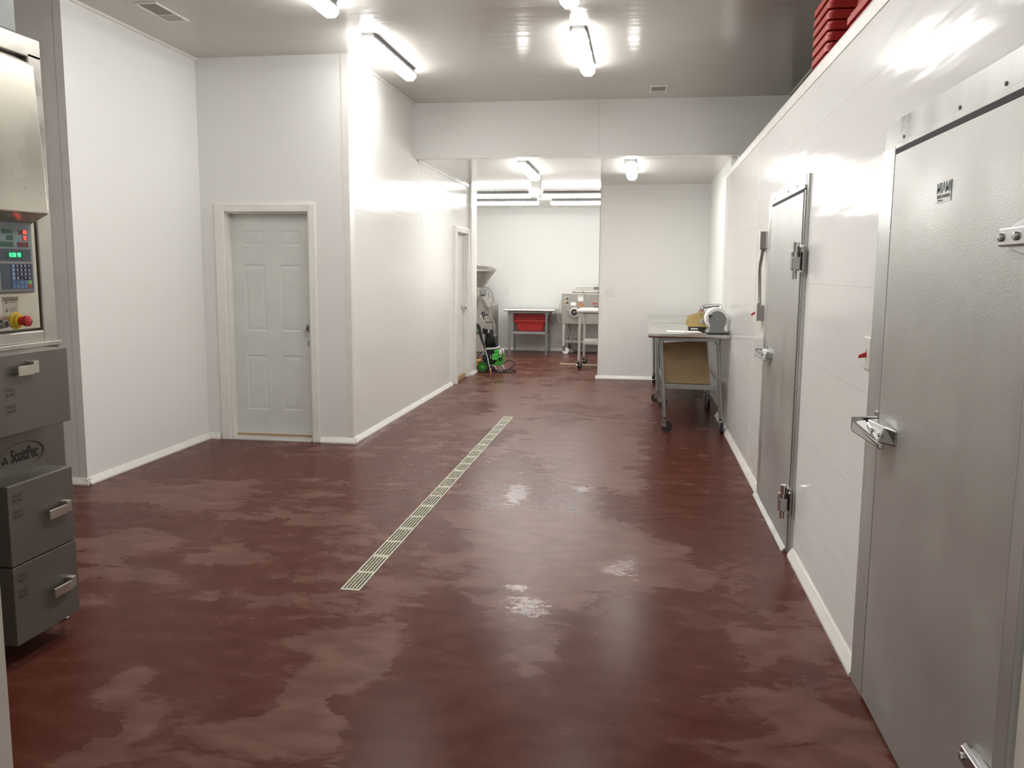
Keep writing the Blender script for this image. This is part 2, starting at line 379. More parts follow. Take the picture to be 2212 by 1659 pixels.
# corridor wall with the narrow side door
mb = MB(); D2 = (11.36, 12.10, 2.04)
mb.box(XL2-.13, XL2, Y1+.13, D2[0], 0, ZC); mb.box(XL2-.13, XL2, D2[1], Y3+.03, 0, ZB+.1); mb.box(XL2-.13, XL2, D2[0], D2[1], D2[2], ZB+.1)
struct('wall_corridor_left', mb, 'wall_c')
struct('wall_corridor_end', bx(XL2-.13, -2.428, Y3+.03, 12.70, 0, ZB), 'wall')
struct('wall_behind_end', bx(-4.0, XL2-.13, 12.58, 12.70, 0, ZB), 'wall')
struct('wall_far_room_left', bx(-4.1, -4.0, 12.58, Y4, 0, ZB), 'wall')
struct('wall_far', bx(-4.1, 1.0, Y4, Y4+.1, 0, ZB), 'wall')
# bulkhead above the wide opening, with the stub beside it behind the cooler
mb = MB(); mb.box(XL2, 1.45, Y2, Y2+.12, ZB, ZC); mb.box(.965, 1.45, Y2, Y2+.12, 0, ZB)
struct('wall_bulkhead', mb, 'wall')
struct('wall_far_right', bx(XFR, XFR+.09, Y2+.12, Y4, 0, ZB), 'wall')
struct('wall_partition', bx(-.579, XFR, Y3, Y3+.12, 0, ZB), 'wall')
# walk-in cooler wall, its roof, and a dark panel for the unlit space above it
struct('wall_right', bx(XR, XR+.10, 1.05, Y2-.05, 0, ZR-.002), 'wall_r')
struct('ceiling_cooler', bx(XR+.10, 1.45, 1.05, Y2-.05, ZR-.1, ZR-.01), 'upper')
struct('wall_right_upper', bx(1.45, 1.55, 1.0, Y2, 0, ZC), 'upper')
# wall the camera looks through, a doorway
mb = MB(); mb.box(-5.4, -.845, .86, 1.0, 0, ZC); mb.box(.845, 1.55, .86, 1.0, 0, ZC); mb.box(-.845, .845, .86, 1.0, 2.6, ZC)
struct('wall_front', mb, 'jamb')
struct('trim_1', bx(.705, .845, 1.45, 1.60, 0, 2.6), 'jamb')      # post beside the near cooler door

# base trims: small sloped white coves
def cove(name, pts, axis, a, c, parent=None):
    return struct(name, MB().prism(pts, axis, a, c), 'trim')
h = .05; d = .028
def base_x(name, x, sgn, y0, y1): return cove(name, [(x, 0), (x+sgn*d, 0), (x+sgn*d, .012), (x+sgn*.006, h), (x, h)], 'y', y0, y1)
def base_y(name, y, sgn, x0, x1): return cove(name, [(y, 0), (y+sgn*d, 0), (y+sgn*d, .012), (y+sgn*.006, h), (y, h)], 'x', x0, x1)
base_x('baseboard_left', XL1, 1, Y0-.02, Y1-.03)
base_y('baseboard_return', Y0, -1, -5.3, XL1+.028)
base_y('baseboard_back_left', Y1, -1, -3.823, -3.705)
base_y('baseboard_back', Y1, -1, -2.765, XL2+.028)
base_x('baseboard_corridor', XL2, 1, Y1+.0, 11.14)
base_y('baseboard_corridor_end', Y3+.03, -1, XL2+.002, -2.40)
base_x('baseboard_corridor_stub', -2.428, 1, Y3+.03, 12.70)
base_x('baseboard_right', XR, -1, 3.235, 4.635)
base_x('baseboard_right_far', XR, -1, 5.96, Y2-.05)
base_y('baseboard_partition', Y3, -1, -.607, XFR)
base_x('baseboard_partition_end', -.579, -1, Y3, Y3+.12)
base_y('baseboard_far', Y4, -1, -4.0, .9)
# corner and edge trims
struct('trim_2', MB().box(XL2-.055, XL2+.004, Y1-.004, Y1, 0.05, ZC).box(XL2, XL2+.004, Y1, Y1+.05, 0.05, ZC), 'trim')
struct('trim_3', MB().box(XL1-.055, XL1+.003, Y0-.004, Y0, 0.05, ZC), 'column')
struct('trim_18', bx(XL1-.15, XL1-.059, Y0-.002, Y0, 0.05, ZC), 'column')
struct('trim_4', bx(XL1, XL1+.02, Y0, Y1, ZC-.02, ZC), 'trim')
struct('trim_5', bx(XL2, XL2+.02, Y1, Y2, ZC-.022, ZC), 'trim')
struct('trim_6', MB().box(XR-.004, XR, 1.05, Y2-.05, ZR-.06, ZR).box(XR-.004, XR+.11, 1.05, Y2-.05, ZR-.002, ZR+.004), 'trim')
struct('trim_7', MB().box(-.583, -.54, Y3-.004, Y3, 0.05, ZB).box(-.583, -.579, Y3-.004, Y3+.12, 0.05, ZB), 'trim')
struct('trim_8', MB().box(-2.428-.045, -2.424, 12.704-.408, 12.30, .05, ZB).box(-2.428, -2.424, 12.30, 12.70, .05, ZB), 'trim')
struct('trim_9', bx(XL2, XL2+.018, Y2+.12, Y3, ZB-.02, ZB), 'trim')
struct('trim_10', bx(XL2, .96, Y2-.004, Y2, ZB-.0, ZB+.03), 'trim')
for i, y in enumerate((9.62,)): struct('trim_%d' % (11+i), bx(XL2, XL2+.002, y-.003, y+.003, .05, ZB-.02), 'slot' if False else 'trim')
for i, y in enumerate((6.62, 8.9)): struct('trim_%d' % (13+i), bx(XR-.002, XR, y-.005, y+.005, .05, ZR-.06), 'trim')
struct('trim_15', bx(-.4735, -.4705, Y2-.003, Y2, ZB+.03, ZC), 'jamb')
struct('trim_16', bx(1.36, 1.45, Y2-.03, Y2, ZR, ZC-.16), 'wall')
struct('trim_17', bx(1.44, 1.45, 1.0, Y2-.03, ZC-.012, ZC), 'trim')

# ------------------------------------------------------------------ doors
def six_panel(W, H, T):
    """slab front in local u (0..W), v (0..H), depth outwards; T maps (u, v, depth) to a point"""
    mb = MB(); xs = [0, .15*W, .42*W, .60*W, .87*W, W]; zs = [0, .112*H, .365*H, .475*H, .775*H, .858*H, .928*H, H]
    V = lambda u, v, e: mb.b.verts.new(T(u, v, e))
    for i in range(5):
        for j in range(7):
            x0, x1, z0, z1 = xs[i], xs[i+1], zs[j], zs[j+1]
            if i in (1, 3) and j in (1, 3, 5):
                rr = []
                for ins, e in ((0, 0), (.010, -.004), (.016, -.004), (.040, -.0008)):
                    rr.append([V(x0+ins, z0+ins, e), V(x1-ins, z0+ins, e), V(x1-ins, z1-ins, e), V(x0+ins, z1-ins, e)])
                for a, c in zip(rr, rr[1:]):
                    for k in range(4): mb.face([a[k], a[(k+1) % 4], c[(k+1) % 4], c[k]])
                mb.face(rr[-1])
            else: mb.face([V(x0, z0, 0), V(x1, z0, 0), V(x1, z1, 0), V(x0, z1, 0)])
    e = -.04
    for a, c in (((0, 0), (W, 0)), ((W, 0), (W, H)), ((W, H), (0, H)), ((0, H), (0, 0))):
        mb.face([V(*a, 0), V(*a, e), V(*c, e), V(*c, 0)])
    mb.face([V(0, 0, e), V(0, H, e), V(W, H, e), V(W, 0, e)])
    bmesh.ops.remove_doubles(mb.b, verts=mb.b.verts, dist=1e-5)
    return mb
# grey six-panel door, in the wall facing the camera
yd = Y1 + .085
d1 = thing('door_1', 'grey six panel door in white frame, chrome knob on its right', 'door', (-3.22, Y1, 0)); d1['kind'] = 'structure'
del d1['label'], d1['category']
x0, x1 = D1[0]+.012, D1[1]-.012
build('door_slab', six_panel(x1-x0, 1.955, lambda u, v, e: (x0+u, yd-e, .045+v)), 'dooraint', d1)
mb = MB()
for a, c in ((D1[0]-.095, D1[0]), (D1[1], D1[1]+.07)):
    mb.prism([(a, Y1), (a, Y1-.018), (a+.012, Y1-.026), (c-.012, Y1-.02), (c, Y1-.014), (c, Y1)], 'z', 0, D1[2]+.066)
mb.box(D1[0]-.001, D1[1]+.001, Y1-.020, Y1, D1[2], D1[2]+.066)
mb.box(D1[0]-.001, D1[0]+.012, Y1, Y1+.13, 0, D1[2]); mb.box(D1[1]-.012, D1[1]+.001, Y1, Y1+.13, 0, D1[2]); mb.box(D1[0], D1[1], Y1, Y1+.13, D1[2]-.012, D1[2]+.001)
build('door_frame', mb, 'trim', d1, .004)
build('threshold', MB().prism([(Y1-.02, 0), (Y1+.13, 0), (Y1+.13, .03), (Y1+.02, .03), (Y1-.02, .006)], 'x', D1[0]+.012, D1[1]-.012), 'zinc_light', d1)
build('door_sweep', bx(x0, x1, yd-.004, yd+.02, .031, .045), 'wood', d1)
kx, kz = -2.885, 1.012
k = build('knob', MB().lathe([(.002, 0), (.034, 0), (.034, -.008), (.014, -.014), (.012, -.03), (.026, -.04), (.03, -.052), (.024, -.064), (.001, -.068)], (kx, yd, kz), 'y', 24), 'chrome', d1, smooth=True)
build('deadbolt', MB().lathe([(.001, 0), (.032, 0), (.031, -.008), (.028, -.012), (.001, -.012)], (kx+.01, yd, .872), 'y', 24), 'lgrey', d1, smooth=True)
# white six-panel door in the corridor wall
d2 = bpy.data.objects.new('door_2', None); C.objects.link(d2); d2.location = (XL2, 11.73, 0); d2['kind'] = 'structure'
ya, yb = D2[0]+.012, D2[1]-.012
build('door_slab', six_panel(yb-ya, 1.965, lambda u, v, e: (XL2-.035+e, ya+u, .06+v)), 'white_door', d2)
mb = MB()
for a, c in ((D2[0]-.10, D2[0]), (D2[1], D2[1]+.07)): mb.box(XL2, XL2+.045, a, c, 0, D2[2]+.07)
mb.box(XL2, XL2+.035, D2[0], D2[1], D2[2], D2[2]+.07)
mb.box(XL2-.12, XL2, D2[0], D2[0]+.012, 0, D2[2]); mb.box(XL2-.12, XL2, D2[1]-.012, D2[1], 0, D2[2]); mb.box(XL2-.12, XL2, D2[0], D2[1], D2[2]-.012, D2[2])
build('door_frame', mb, 'trim', d2, .004)
build('threshold', bx(XL2-.1, XL2-.005, D2[0]+.012, D2[1]-.012, 0, .055), 'wood', d2)
build('knob', MB().lathe([(.002, 0), (.03, 0), (.03, .008), (.012, .014), (.012, .035), (.027, .045), (.029, .06), (.02, .07), (.001, .072)], (XL2-.035, 12.0, 1.01), 'x', 20), 'chrome', d2, smooth=True)

# cooler doors: galvanised slab in a galvanised frame, chrome latch and strap hinges
def cooler_door(name, fy0, fy1, sy0, sy1, ztop, zs, header):
    d = bpy.data.objects.new(name, None); C.objects.link(d); d.location = (XR, (fy0+fy1)/2, 0); d['kind'] = 'structure'
    mb = MB()
    mb.box(XR-.012, XR, fy0, sy0-.014, 0, ztop); mb.box(XR-.0225, XR, sy1+.012, fy1, 0, zs+.03)
    mb.box(XR-.020, XR, sy0-.030, sy0-.014, 0, zs+.01)
    mb.box(XR-.020, XR, sy1+.011, sy1+.022, 0, zs+.01)
    build('frame', mb, 'galvf', d, .002)
    build('header', MB().box(XR-.014, XR, sy0-.012, fy1-.0, zs+.03, ztop).box(XR-.022, XR, sy0-.012, sy1+.012, zs+.017, zs+.036), 'galvf', d, .002)
    build('gasket', bx(XR-.0205, XR-.0005, sy0-.013, sy1+.011, .02, zs+.018), 'gasket', d)
    s = build('door_slab', bx(XR-.024, XR-.008, sy0, sy1, .012, zs), 'galv', d, .003)
    mb = MB()
    for (y, z) in [(fy1-.03, zs-.02), (fy1-.03, 1.0), (fy1-.03, .35), (fy0+.03, 1.7), (fy0+.03, .9), (sy0+.25, zs+.05), (sy1-.05, zs+.05), ((sy0+sy1)/2, zs+.05)]:
        mb.lathe([(.001, -.004), (.005, -.003), (.006, 0)], (XR-.0125-.002, y, z), 'x', 8)
    build('screws', mb, 'slot', d)
    return d, s
d4, s4 = cooler_door('door_4', 1.80, 3.232, 1.972, 3.065, 2.026, 1.907, .1)
mb = MB(); mb.box(XR-.045, XR-.02, 1.86, 1.925, 0, 2.03)
build('frame_post', mb, 'galvf', d4, .003)
d3, s3 = cooler_door('door_3', 4.64, 5.93, 4.70, 5.78, 2.024, 1.935, .1)
build('threshold', MB().prism([(XR-.045, 0), (XR, 0), (XR, .03), (XR-.02, .03), (XR-.045, .004)], 'y', 4.72, 5.95), 'galvf', d3)
def latch(par, y, z, k=1.0):
    """chrome pull latch standing off the door, its arm reaching over the frame to the strike"""
    xs = XR - .024
    l = build('latch', MB().hexa([(xs, y-.15*k, z-.035*k), (xs-.055*k, y-.11*k, z-.03*k), (xs-.06*k, y+.06*k, z-.024*k), (xs, y+.06*k, z-.024*k),
                                  (xs, y-.15*k, z+.02*k), (xs-.03*k, y-.11*k, z+.03*k), (xs-.045*k, y+.06*k, z+.028*k), (xs, y+.06*k, z+.03*k)]), 'chromed', par, .005)
    build('latch_arm', MB().hexa([(xs-.03*k, y-.12*k, z-.055*k), (xs-.05*k, y-.12*k, z-.05*k), (xs-.105*k, y+.06*k, z-.02*k), (xs-.05*k, y+.09*k, z-.02*k),
                                  (xs-.03*k, y-.12*k, z-.03*k), (xs-.05*k, y-.12*k, z-.028*k), (xs-.10*k, y+.06*k, z+.02*k), (xs-.045*k, y+.09*k, z+.02*k)]), 'chrome', l, .005)
    build('strike', MB().box(XR-.03*k, XR-.01, y+.09*k, y+.13*k, z-.03*k, z+.05*k).box(XR-.115*k, XR-.02, y+.10*k, y+.125*k, z-.025*k, z+.028*k), 'chromed', l, .003)
    mb = MB()
    for a in (-.12, -.02): mb.lathe([(.007, 0), (.006, -.005), (.001, -.006)], (xs-.05*k, y+a*k, z), 'x', 10)
    build('bolts', mb, 'chrome', l)
latch(d4, 2.985, .998, .92); latch(d3, 5.62, 1.01, .85)
def strap(par, y0, y1, z, sgn=1):
    """strap hinge: pointed plate across the door with a raised rib, ending in a barrel at the frame"""
    xs = XR - .024; P = []
    L_ = y1 - y0
    poly = [(y1, z), (y1-.07*L_/.3, z+.028), (y1-.18*L_/.3, z+.043), (y0, z+.048), (y0, z-.048), (y1-.18*L_/.3, z-.043), (y1-.07*L_/.3, z-.028)]
    h = build('hinge', MB().prism(poly, 'x', xs-.008, xs), 'chromed', par, .002)
    build('rib', MB().hexa([(xs-.024, y0, z-.02), (xs-.024, y1-.02, z-.02), (xs-.006, y1-.004, z-.022), (xs-.006, y0, z-.022),
                            (xs-.024, y0, z+.02), (xs-.024, y1-.02, z+.02), (xs-.006, y1-.004, z+.022), (xs-.006, y0, z+.022)]), 'chromed', h, .003)
    mb = MB()
    for y in (y1-.035, y1-.115): mb.lathe([(.010, 0), (.009, -.006), (.001, -.008)], (xs-.024, y, z), 'x', 12)
    build('bolts', mb, 'chrome', h)
    build('barrel', MB().cyl((xs-.02, y0-.02, z-.06), (xs-.02, y0-.02, z+.06), .018), 'chrome', h, smooth=True)
strap(d4, 1.91, 2.13, 1.598); strap(d4, 1.91, 2.115, .36)
def pin_hinge(par, y, z):
    xs = XR - .024
    h = build('hinge', MB().box(xs-.012, xs, y+.02, y+.11, z-.05, z+.06).box(xs-.004, xs+.004, y-.06, y+.03, z-.07, z+.07), 'chromed', par, .003)
    build('barrel', MB().cyl((xs-.03, y+.02, z-.06), (xs-.03, y+.02, z+.035), .024).cyl((xs-.03, y+.02, z-.105), (xs-.03, y+.02, z-.06), .012).cyl((xs-.03, y+.0, z+.035), (xs-.03, y+.0, z+.085), .017), 'chrome', h, smooth=True)
    build('bracket', MB().box(xs-.05, xs-.006, y-.015, y+.06, z-.055, z+.01), 'chromed', h, .004)
pin_hinge(d3, 4.66, 1.59); pin_hinge(d3, 4.68, .30)
# sticker with lettering on the near door
xs = XR - .0245
st = build('sticker', bx(xs-.0008, xs, 2.508, 2.625, 1.713, 1.770), mat('sticker_film', (.47, .48, .46), .35), d4)
g1 = grad('blue_fade_lettering', 1.738, 1.768, (.40, .45, .47), (.10, .14, .17))
build('lettering', text_mb('MIAMI', .040, (xs-.0012, 2.566, 1.7515), (0, -1, 0), (0, 0, 1), .0004, 1.05, .0006), g1, st)
build('lettering', text_mb('BUILT COOLERS', .0120, (xs-.0012, 2.566, 1.729), (0, -1, 0), (0, 0, 1), .0003, 1.15, .0004), 'ink_grey', st)
build('lettering', text_mb('walk-in doors', .007, (xs-.0012, 2.59, 1.719), (0, -1, 0), (0, 0, 1), .0003, 1.0), 'ink_grey', st)

# ------------------------------------------------------------------ ceiling lamps
LL = 1.25
def make_lamp(label, loc, group, lm='lamp'):
    t_ = thing('ceiling_light', label, 'ceiling light', (0, 0, 0), group)
    def ring(y, s_, z0, z1, w0, w1):
        r = []
        for x, z in ((-w0, z0), (-w0*1.02, z0-.018), (-w1, z1+.008), (-w1+.012, z1), (w1-.012, z1), (w1, z1+.008), (w0*1.02, z0-.018), (w0, z0)):
            r.append((x*s_, y, z0 + (z-z0)*(.55+.45*s_)))
        return r
    e = LL/2
    build('housing', MB().loft([ring(-e+.02, .9, 0, -.050, .050, .061), ring(-e+.05, 1, 0, -.050, .050, .062), ring(e-.05, 1, 0, -.050, .050, .062), ring(e-.02, .9, 0, -.050, .050, .061)]), 'housing', t_, smooth=True)
    build('diffuser', MB().loft([ring(-e, .82, -.050, -.103, .060, .040), ring(-e+.014, .95, -.050, -.098, .060, .040), ring(-e+.035, 1, -.050, -.098, .060, .040),
                                 ring(e-.035, 1, -.050, -.098, .060, .040), ring(e-.014, .95, -.050, -.098, .060, .040), ring(e, .82, -.050, -.098, .060, .040)]), lm, t_, smooth=True)
    for s_ in (-1, 1):
        for y in (-.38, 0, .38):
            build('clip', MB().tube([(s_*.050, y-.012, -.028), (s_*.066, y-.012, -.046), (s_*.064, y-.012, -.060), (s_*.064, y+.012, -.060), (s_*.066, y+.012, -.046), (s_*.050, y+.012, -.028)], .0018, 6, 2), 'chrome', t_)
    t_.location = loc
    return t_
g_a = 'strip lights on the high ceiling'; g_b = 'strip lights on the low ceiling'
lp = make_lamp('strip light near the white wall corner, complete in view, left row', (-2.10, 7.17, ZC), g_a)
dup(lp, (-2.12, 5.22, ZC), 0, 'strip light cut by the top edge of the picture above the left door', g_a)
dup(lp, (-.50, 7.17, ZC), 0, 'strip light in the middle of the high ceiling, complete in view', g_a)
dup(lp, (-.50, 5.22, ZC), 0, 'strip light cut by the top edge above the middle of the room', g_a)
dup(lp, (-2.12, 3.25, ZC), 0, 'added unseen strip light continuing the left row, above the cabinet', g_a)  # extra lamp out of view, added to brighten the cabinet side
dup(lp, (-.50, 3.25, ZC), 0, 'added unseen strip light continuing the middle row', g_a)  # extra lamp out of view, added to brighten the near cooler wall
lq = make_lamp('strip light under the low ceiling left, its side seen, before the crosswise lights', (-1.32, 10.15, ZB), g_b, 'lamp2')
dup(lq, (-.135, 10.15, ZB), 0, 'strip light under the low ceiling right, in front of the partition wall', g_b)
dup(lq, (-2.31, 13.17, ZB), PI/2, 'crosswise strip light in the far room, left, nearer of two', g_b)
dup(lq, (-.885, 13.17, ZB), PI/2, 'crosswise strip light in the far room, right, nearer of two', g_b)
dup(lq, (-2.345, 14.53, ZB), PI/2, 'crosswise strip light in the far room, left, lower and nearer the back wall', g_b)
dup(lq, (-.895, 14.53, ZB), PI/2, 'crosswise strip light in the far room, right, lower and nearer the back wall', g_b)

# ------------------------------------------------------------------ ceiling vents
def vent(label, x0, x1, y0, y1, z, op):
    t_ = thing('ceiling_vent', label, 'vent', ((x0+x1)/2, (y0+y1)/2, z))
    w_ = .018
    mb = MB(); mb.box(x0, x1, y0, y0+w_, z-.008, z); mb.box(x0, x1, y1-w_, y1, z-.008, z); mb.box(x0, x0+w_, y0+w_, y1-w_, z-.008, z); mb.box(x1-w_, x1, y0+w_, y1-w_, z-.008, z)
    build('frame', mb, 'trim', t_, .002)
    build('backing', MB().box(x0+w_, x1-w_, y0+w_, y1-w_, z-.003, z), 'ventg', t_)
    n = 7; L_ = (y1-y0-2*w_)
    for i in range(n):
        y = y0+w_+L_*(i+.5)/n
        if (i/n) < op: continue
        build('louvre', MB().hexa([(x0+w_, y-.010, z-.004), (x1-w_, y-.010, z-.004), (x1-w_, y+.008, z-.012), (x0+w_, y+.008, z-.012),
                                   (x0+w_, y-.010, z-.002), (x1-w_, y-.010, z-.002), (x1-w_, y+.008, z-.010), (x0+w_, y+.008, z-.010)]), 'jamb', t_)
vent('long white ceiling vent above the left white wall', -3.46, -3.29, 5.66, 6.10, ZC, .5)
vent('small square ceiling vent near the bulkhead, right of the middle strip light', .04, .21, 8.70, 9.04, ZC, .45)

# ------------------------------------------------------------------ trench drain grates
NG = 10; gl = (DY1-DY0)/NG
mb = MB(); gw = DX1-DX0-.004
def grate_mb():
    mb = MB(); nx = 5; x0 = -gw/2; e = .010; sw = .0100; br = (gw-2*e-nx*sw)/(nx-1); z0, z1 = -.012, .002
    Lg = gl-.003
    for xx in (x0, gw/2-e): mb.box(xx, xx+e, 0, Lg, z0, z1)
    for i in range(nx-1):
        a = x0+e+(i+1)*sw+i*br; mb.box(a, a+br, .018, Lg-.018, z0, z1)
    for a, c in ((0, .018), (Lg/2-.012, Lg/2+.012), (Lg-.018, Lg)): mb.box(x0+e, gw/2-e, a, c, z0, z1-.0002)
    return mb
ords = ['first', 'second', 'third', 'fourth', 'fifth', 'fifth', 'fourth', 'third', 'second', 'first']
g0 = None
for i in range(NG):
    if i < 5: lab = 'pale slotted grate of the floor drain, %s from the near end' % ords[i]
    else: lab = 'pale slotted grate of the floor drain, %s from the far end' % ords[i]
    if i == 0:
        g0 = build('drain_grate', grate_mb(), 'drain'); g0.location = ((DX0+DX1)/2, DY0+.001, 0); tag(g0, lab + ', dirty', 'drain grate', 'grates of the floor drain')
    else:
        o = g0.copy(); C.objects.link(o); o.location = ((DX0+DX1)/2, DY0+.001+i*gl, 0); o['label'] = lab

# ------------------------------------------------------------------ switches, outlets, conduit
def plate_x(name, label, cat, x, sgn, y, z, w_, h_, kind):
    t_ = thing(name, label, cat, (x, y, z))
    build('cover_plate', bx(min(x, x+sgn*.006), max(x, x+sgn*.006), y-w_/2, y+w_/2, z-h_/2, z+h_/2), 'plate', t_, .002)
    X = x+sgn*.006
    if kind == 'toggle_red':
        build('toggle', MB().hexa([(X, y-.006, z-.016), (X, y+.006, z-.016), (X, y+.006, z+.004), (X, y-.006, z+.004),
                                   (X+sgn*.028, y-.004, z-.020), (X+sgn*.028, y+.004, z-.020), (X+sgn*.026, y+.004, z-.008), (X+sgn*.026, y-.004, z-.008)]), 'redb', t_, .001)
        build('slot', bx(min(X, X+sgn*.0006), max(X, X+sgn*.0006), y-.005, y+.005, z-.014, z+.014), 'slot', t_)
    else:
        for q in (-.02, .02): build('socket', bx(min(X, X+sgn*.001), max(X, X+sgn*.001), y-.014, y+.014, z+q-.012, z+q+.012), 'trim', t_, .001)
    return t_
def plate_y(name, label, cat, x, y, z, w_, h_, kind):
    t_ = thing(name, label, cat, (x, y, z))
    build('cover_plate', bx(x-w_/2, x+w_/2, y-.006, y, z-h_/2, z+h_/2), 'plate', t_, .002)
    if kind == 'double':
        for q, dz in ((-.022, .006), (.022, -.004)):
            build('toggle', MB().hexa([(x+q-.005, y-.006, z-.01), (x+q+.005, y-.006, z-.01), (x+q+.005, y-.006, z+.01), (x+q-.005, y-.006, z+.01),
                                       (x+q-.004, y-.018, z+dz-.004), (x+q+.004, y-.018, z+dz-.004), (x+q+.004, y-.018, z+dz+.006), (x+q-.004, y-.018, z+dz+.006)]), 'trim', t_)
    else:
        for q in (-.02, .02): build('socket', bx(x-.014, x+.014, y-.007, y-.006, z+q-.012, z+q+.012), 'trim', t_)
plate_x('light_switch', 'white wall switch with red toggle beside the near cooler door', 'switch', XR, -1, 3.352, 1.222, .085, .118, 'toggle_red')
plate_x('wall_outlet', 'small white outlet cover on the long corridor wall', 'outlet', XL2, 1, 8.96, 1.065, .075, .118, 'socket')
plate_x('light_switch', 'white switch cover beside the narrow white door', 'switch', XL2, 1, 11.12, 1.095, .075, .118, 'socket')
plate_y('light_switch', 'white double switch on the partition wall', 'switch', -.432, Y3, 1.235, .118, .118, 'double')
plate_y('wall_outlet', 'white outlet on the far wall left of the steel table', 'outlet', -2.55, Y4, 1.115, .075, .12, 'socket')
t_ = thing('junction_box', 'upper grey metal junction box at the top of the conduit, by the far cooler door', 'junction box', (XR, 6.12, 1.735))
build('box_body', bx(XR-.052, XR, 6.05, 6.16, 1.68, 1.795), 'steel_dark', t_, .003); build('box_cover', bx(XR-.056, XR-.052, 6.043, 6.167, 1.673, 1.802), 'zinc_light', t_, .002)
build('connector', bx(XR-.02, XR, 6.0, 6.05, 1.685, 1.79), 'zinc_light', t_)
t_ = thing('switch_box', 'lower grey metal switch box with red toggle under the conduit', 'switch box', (XR, 6.17, 1.24))
build('box_body', bx(XR-.048, XR, 6.11, 6.215, 1.19, 1.295), 'steel_dark', t_, .003); build('box_cover', bx(XR-.055, XR-.048, 6.10, 6.225, 1.18, 1.305), 'trim', t_, .002)
build('toggle', MB().hexa([(XR-.055, 6.155, 1.232), (XR-.055, 6.17, 1.232), (XR-.055, 6.17, 1.252), (XR-.055, 6.155, 1.252), (XR-.082, 6.157, 1.222), (XR-.082, 6.168, 1.222), (XR-.080, 6.168, 1.234), (XR-.080, 6.157, 1.234)]), 'redb', t_)
cn = build('metal_conduit', MB().tube([(XR-.025, 6.15, 1.30), (XR-.026, 6.16, 1.34), (XR-.03, 6.17, 1.45), (XR-.034, 6.16, 1.55), (XR-.030, 6.12, 1.63), (XR-.026, 6.105, 1.678)], .0115, 10, 4), 'steel_dark', smooth=True)
tag(cn, 'bent grey metal conduit joining two boxes on the cooler wall', 'conduit')
for z, y in ((1.300, 6.15), (1.672, 6.105)):
    build('coupling', MB().cyl((XR-.026, y, z-.010), (XR-.026, y, z+.012), .016), 'chromed', cn)

# ------------------------------------------------------------------ red totes
def tote_mesh(w_, d_, h_, lip=.028):
    """open tapered tub with thick stepped rim, standing on z=0; w along x, d along y"""
    mb = MB()
    def ring(w, d, z, r=.03, n=4):
        pts = []
        for cx, cy, a0 in ((w/2-r, d/2-r, 0), (-w/2+r, d/2-r, 90), (-w/2+r, -d/2+r, 180), (w/2-r, -d/2+r, 270)):
            for k in range(n+1):
                a = math.radians(a0 + 90*k/n); pts.append((cx+r*math.cos(a), cy+r*math.sin(a), z))
        return pts
    t0 = .76
    prof = [(t0*w_-.02, t0*d_-.02, 0), (t0*w_, t0*d_, .015), (.87*w_, .87*d_, h_-.050), (.955*w_, .955*d_, h_-.050), (.955*w_, .955*d_, h_-.032), (w_, d_, h_-.032), (w_, d_, h_), (.93*w_, .93*d_, h_), (.87*w_-.008, .87*d_-.008, h_-.045), (t0*w_-.008, t0*d_-.008, .01)]
    rings = [ring(a, c, z) for a, c, z in prof]
    mb.loft(rings)
    return mb
T_W, T_D, T_H, T_N = .60, .40, .30, .052
tg = 'red totes nested under the steel table'
tt = None
for i in range(3):
    lab = ['red plastic tote on the shelf of the far steel table, lowest of three', 'red plastic tote under the far steel table, middle of three nested', 'red plastic tote under the far steel table, topmost of three nested'][i]
    if i == 0: tt = build('plastic_tote', tote_mesh(.62, .42, .215), 'red', bevel=.003); tag(tt, lab, 'tote', tg); o = tt
    else:
        o = tt.copy(); C.objects.link(o); o['label'] = lab
        if i == 2: o.scale = (1, 1, 1)
    o.location = (-2.005, 15.92, .422 + i*.056)
# inverted stacks on the cooler roof
ZT = ZR + .006
def stack(x, y, w_, d_, n, pitch, who, grp, z0=ZT):
    src = None
    words = ['lowest', 'second from the bottom', 'third from the bottom', 'fourth from the bottom', 'fifth from the bottom', 'sixth from the bottom', 'seventh from the bottom', 'eighth from the bottom', 'ninth from the bottom', 'tenth from the bottom']
    for i in range(n):
        lab = 'upturned red tote in the %s on the cooler roof, %s' % (who, 'topmost' if i == n-1 else words[i])
        if src is None:
            src = build('plastic_tote', tote_mesh(w_, d_, .25), 'red', bevel=.003); tag(src, lab, 'tote', grp); o = src
        else:
            o = src.copy(); C.objects.link(o); o['label'] = lab
        o.rotation_euler = (PI, 0, 0); o.location = (x, y, z0 + .25 + i*pitch)
stack(1.185, 5.25, .45, .42, 9, .056, 'farther stack', 'upturned totes, farther stack')
stack(1.185, 4.28, .45, .60, 4, .056, 'nearer stack', 'upturned totes, nearer stack')

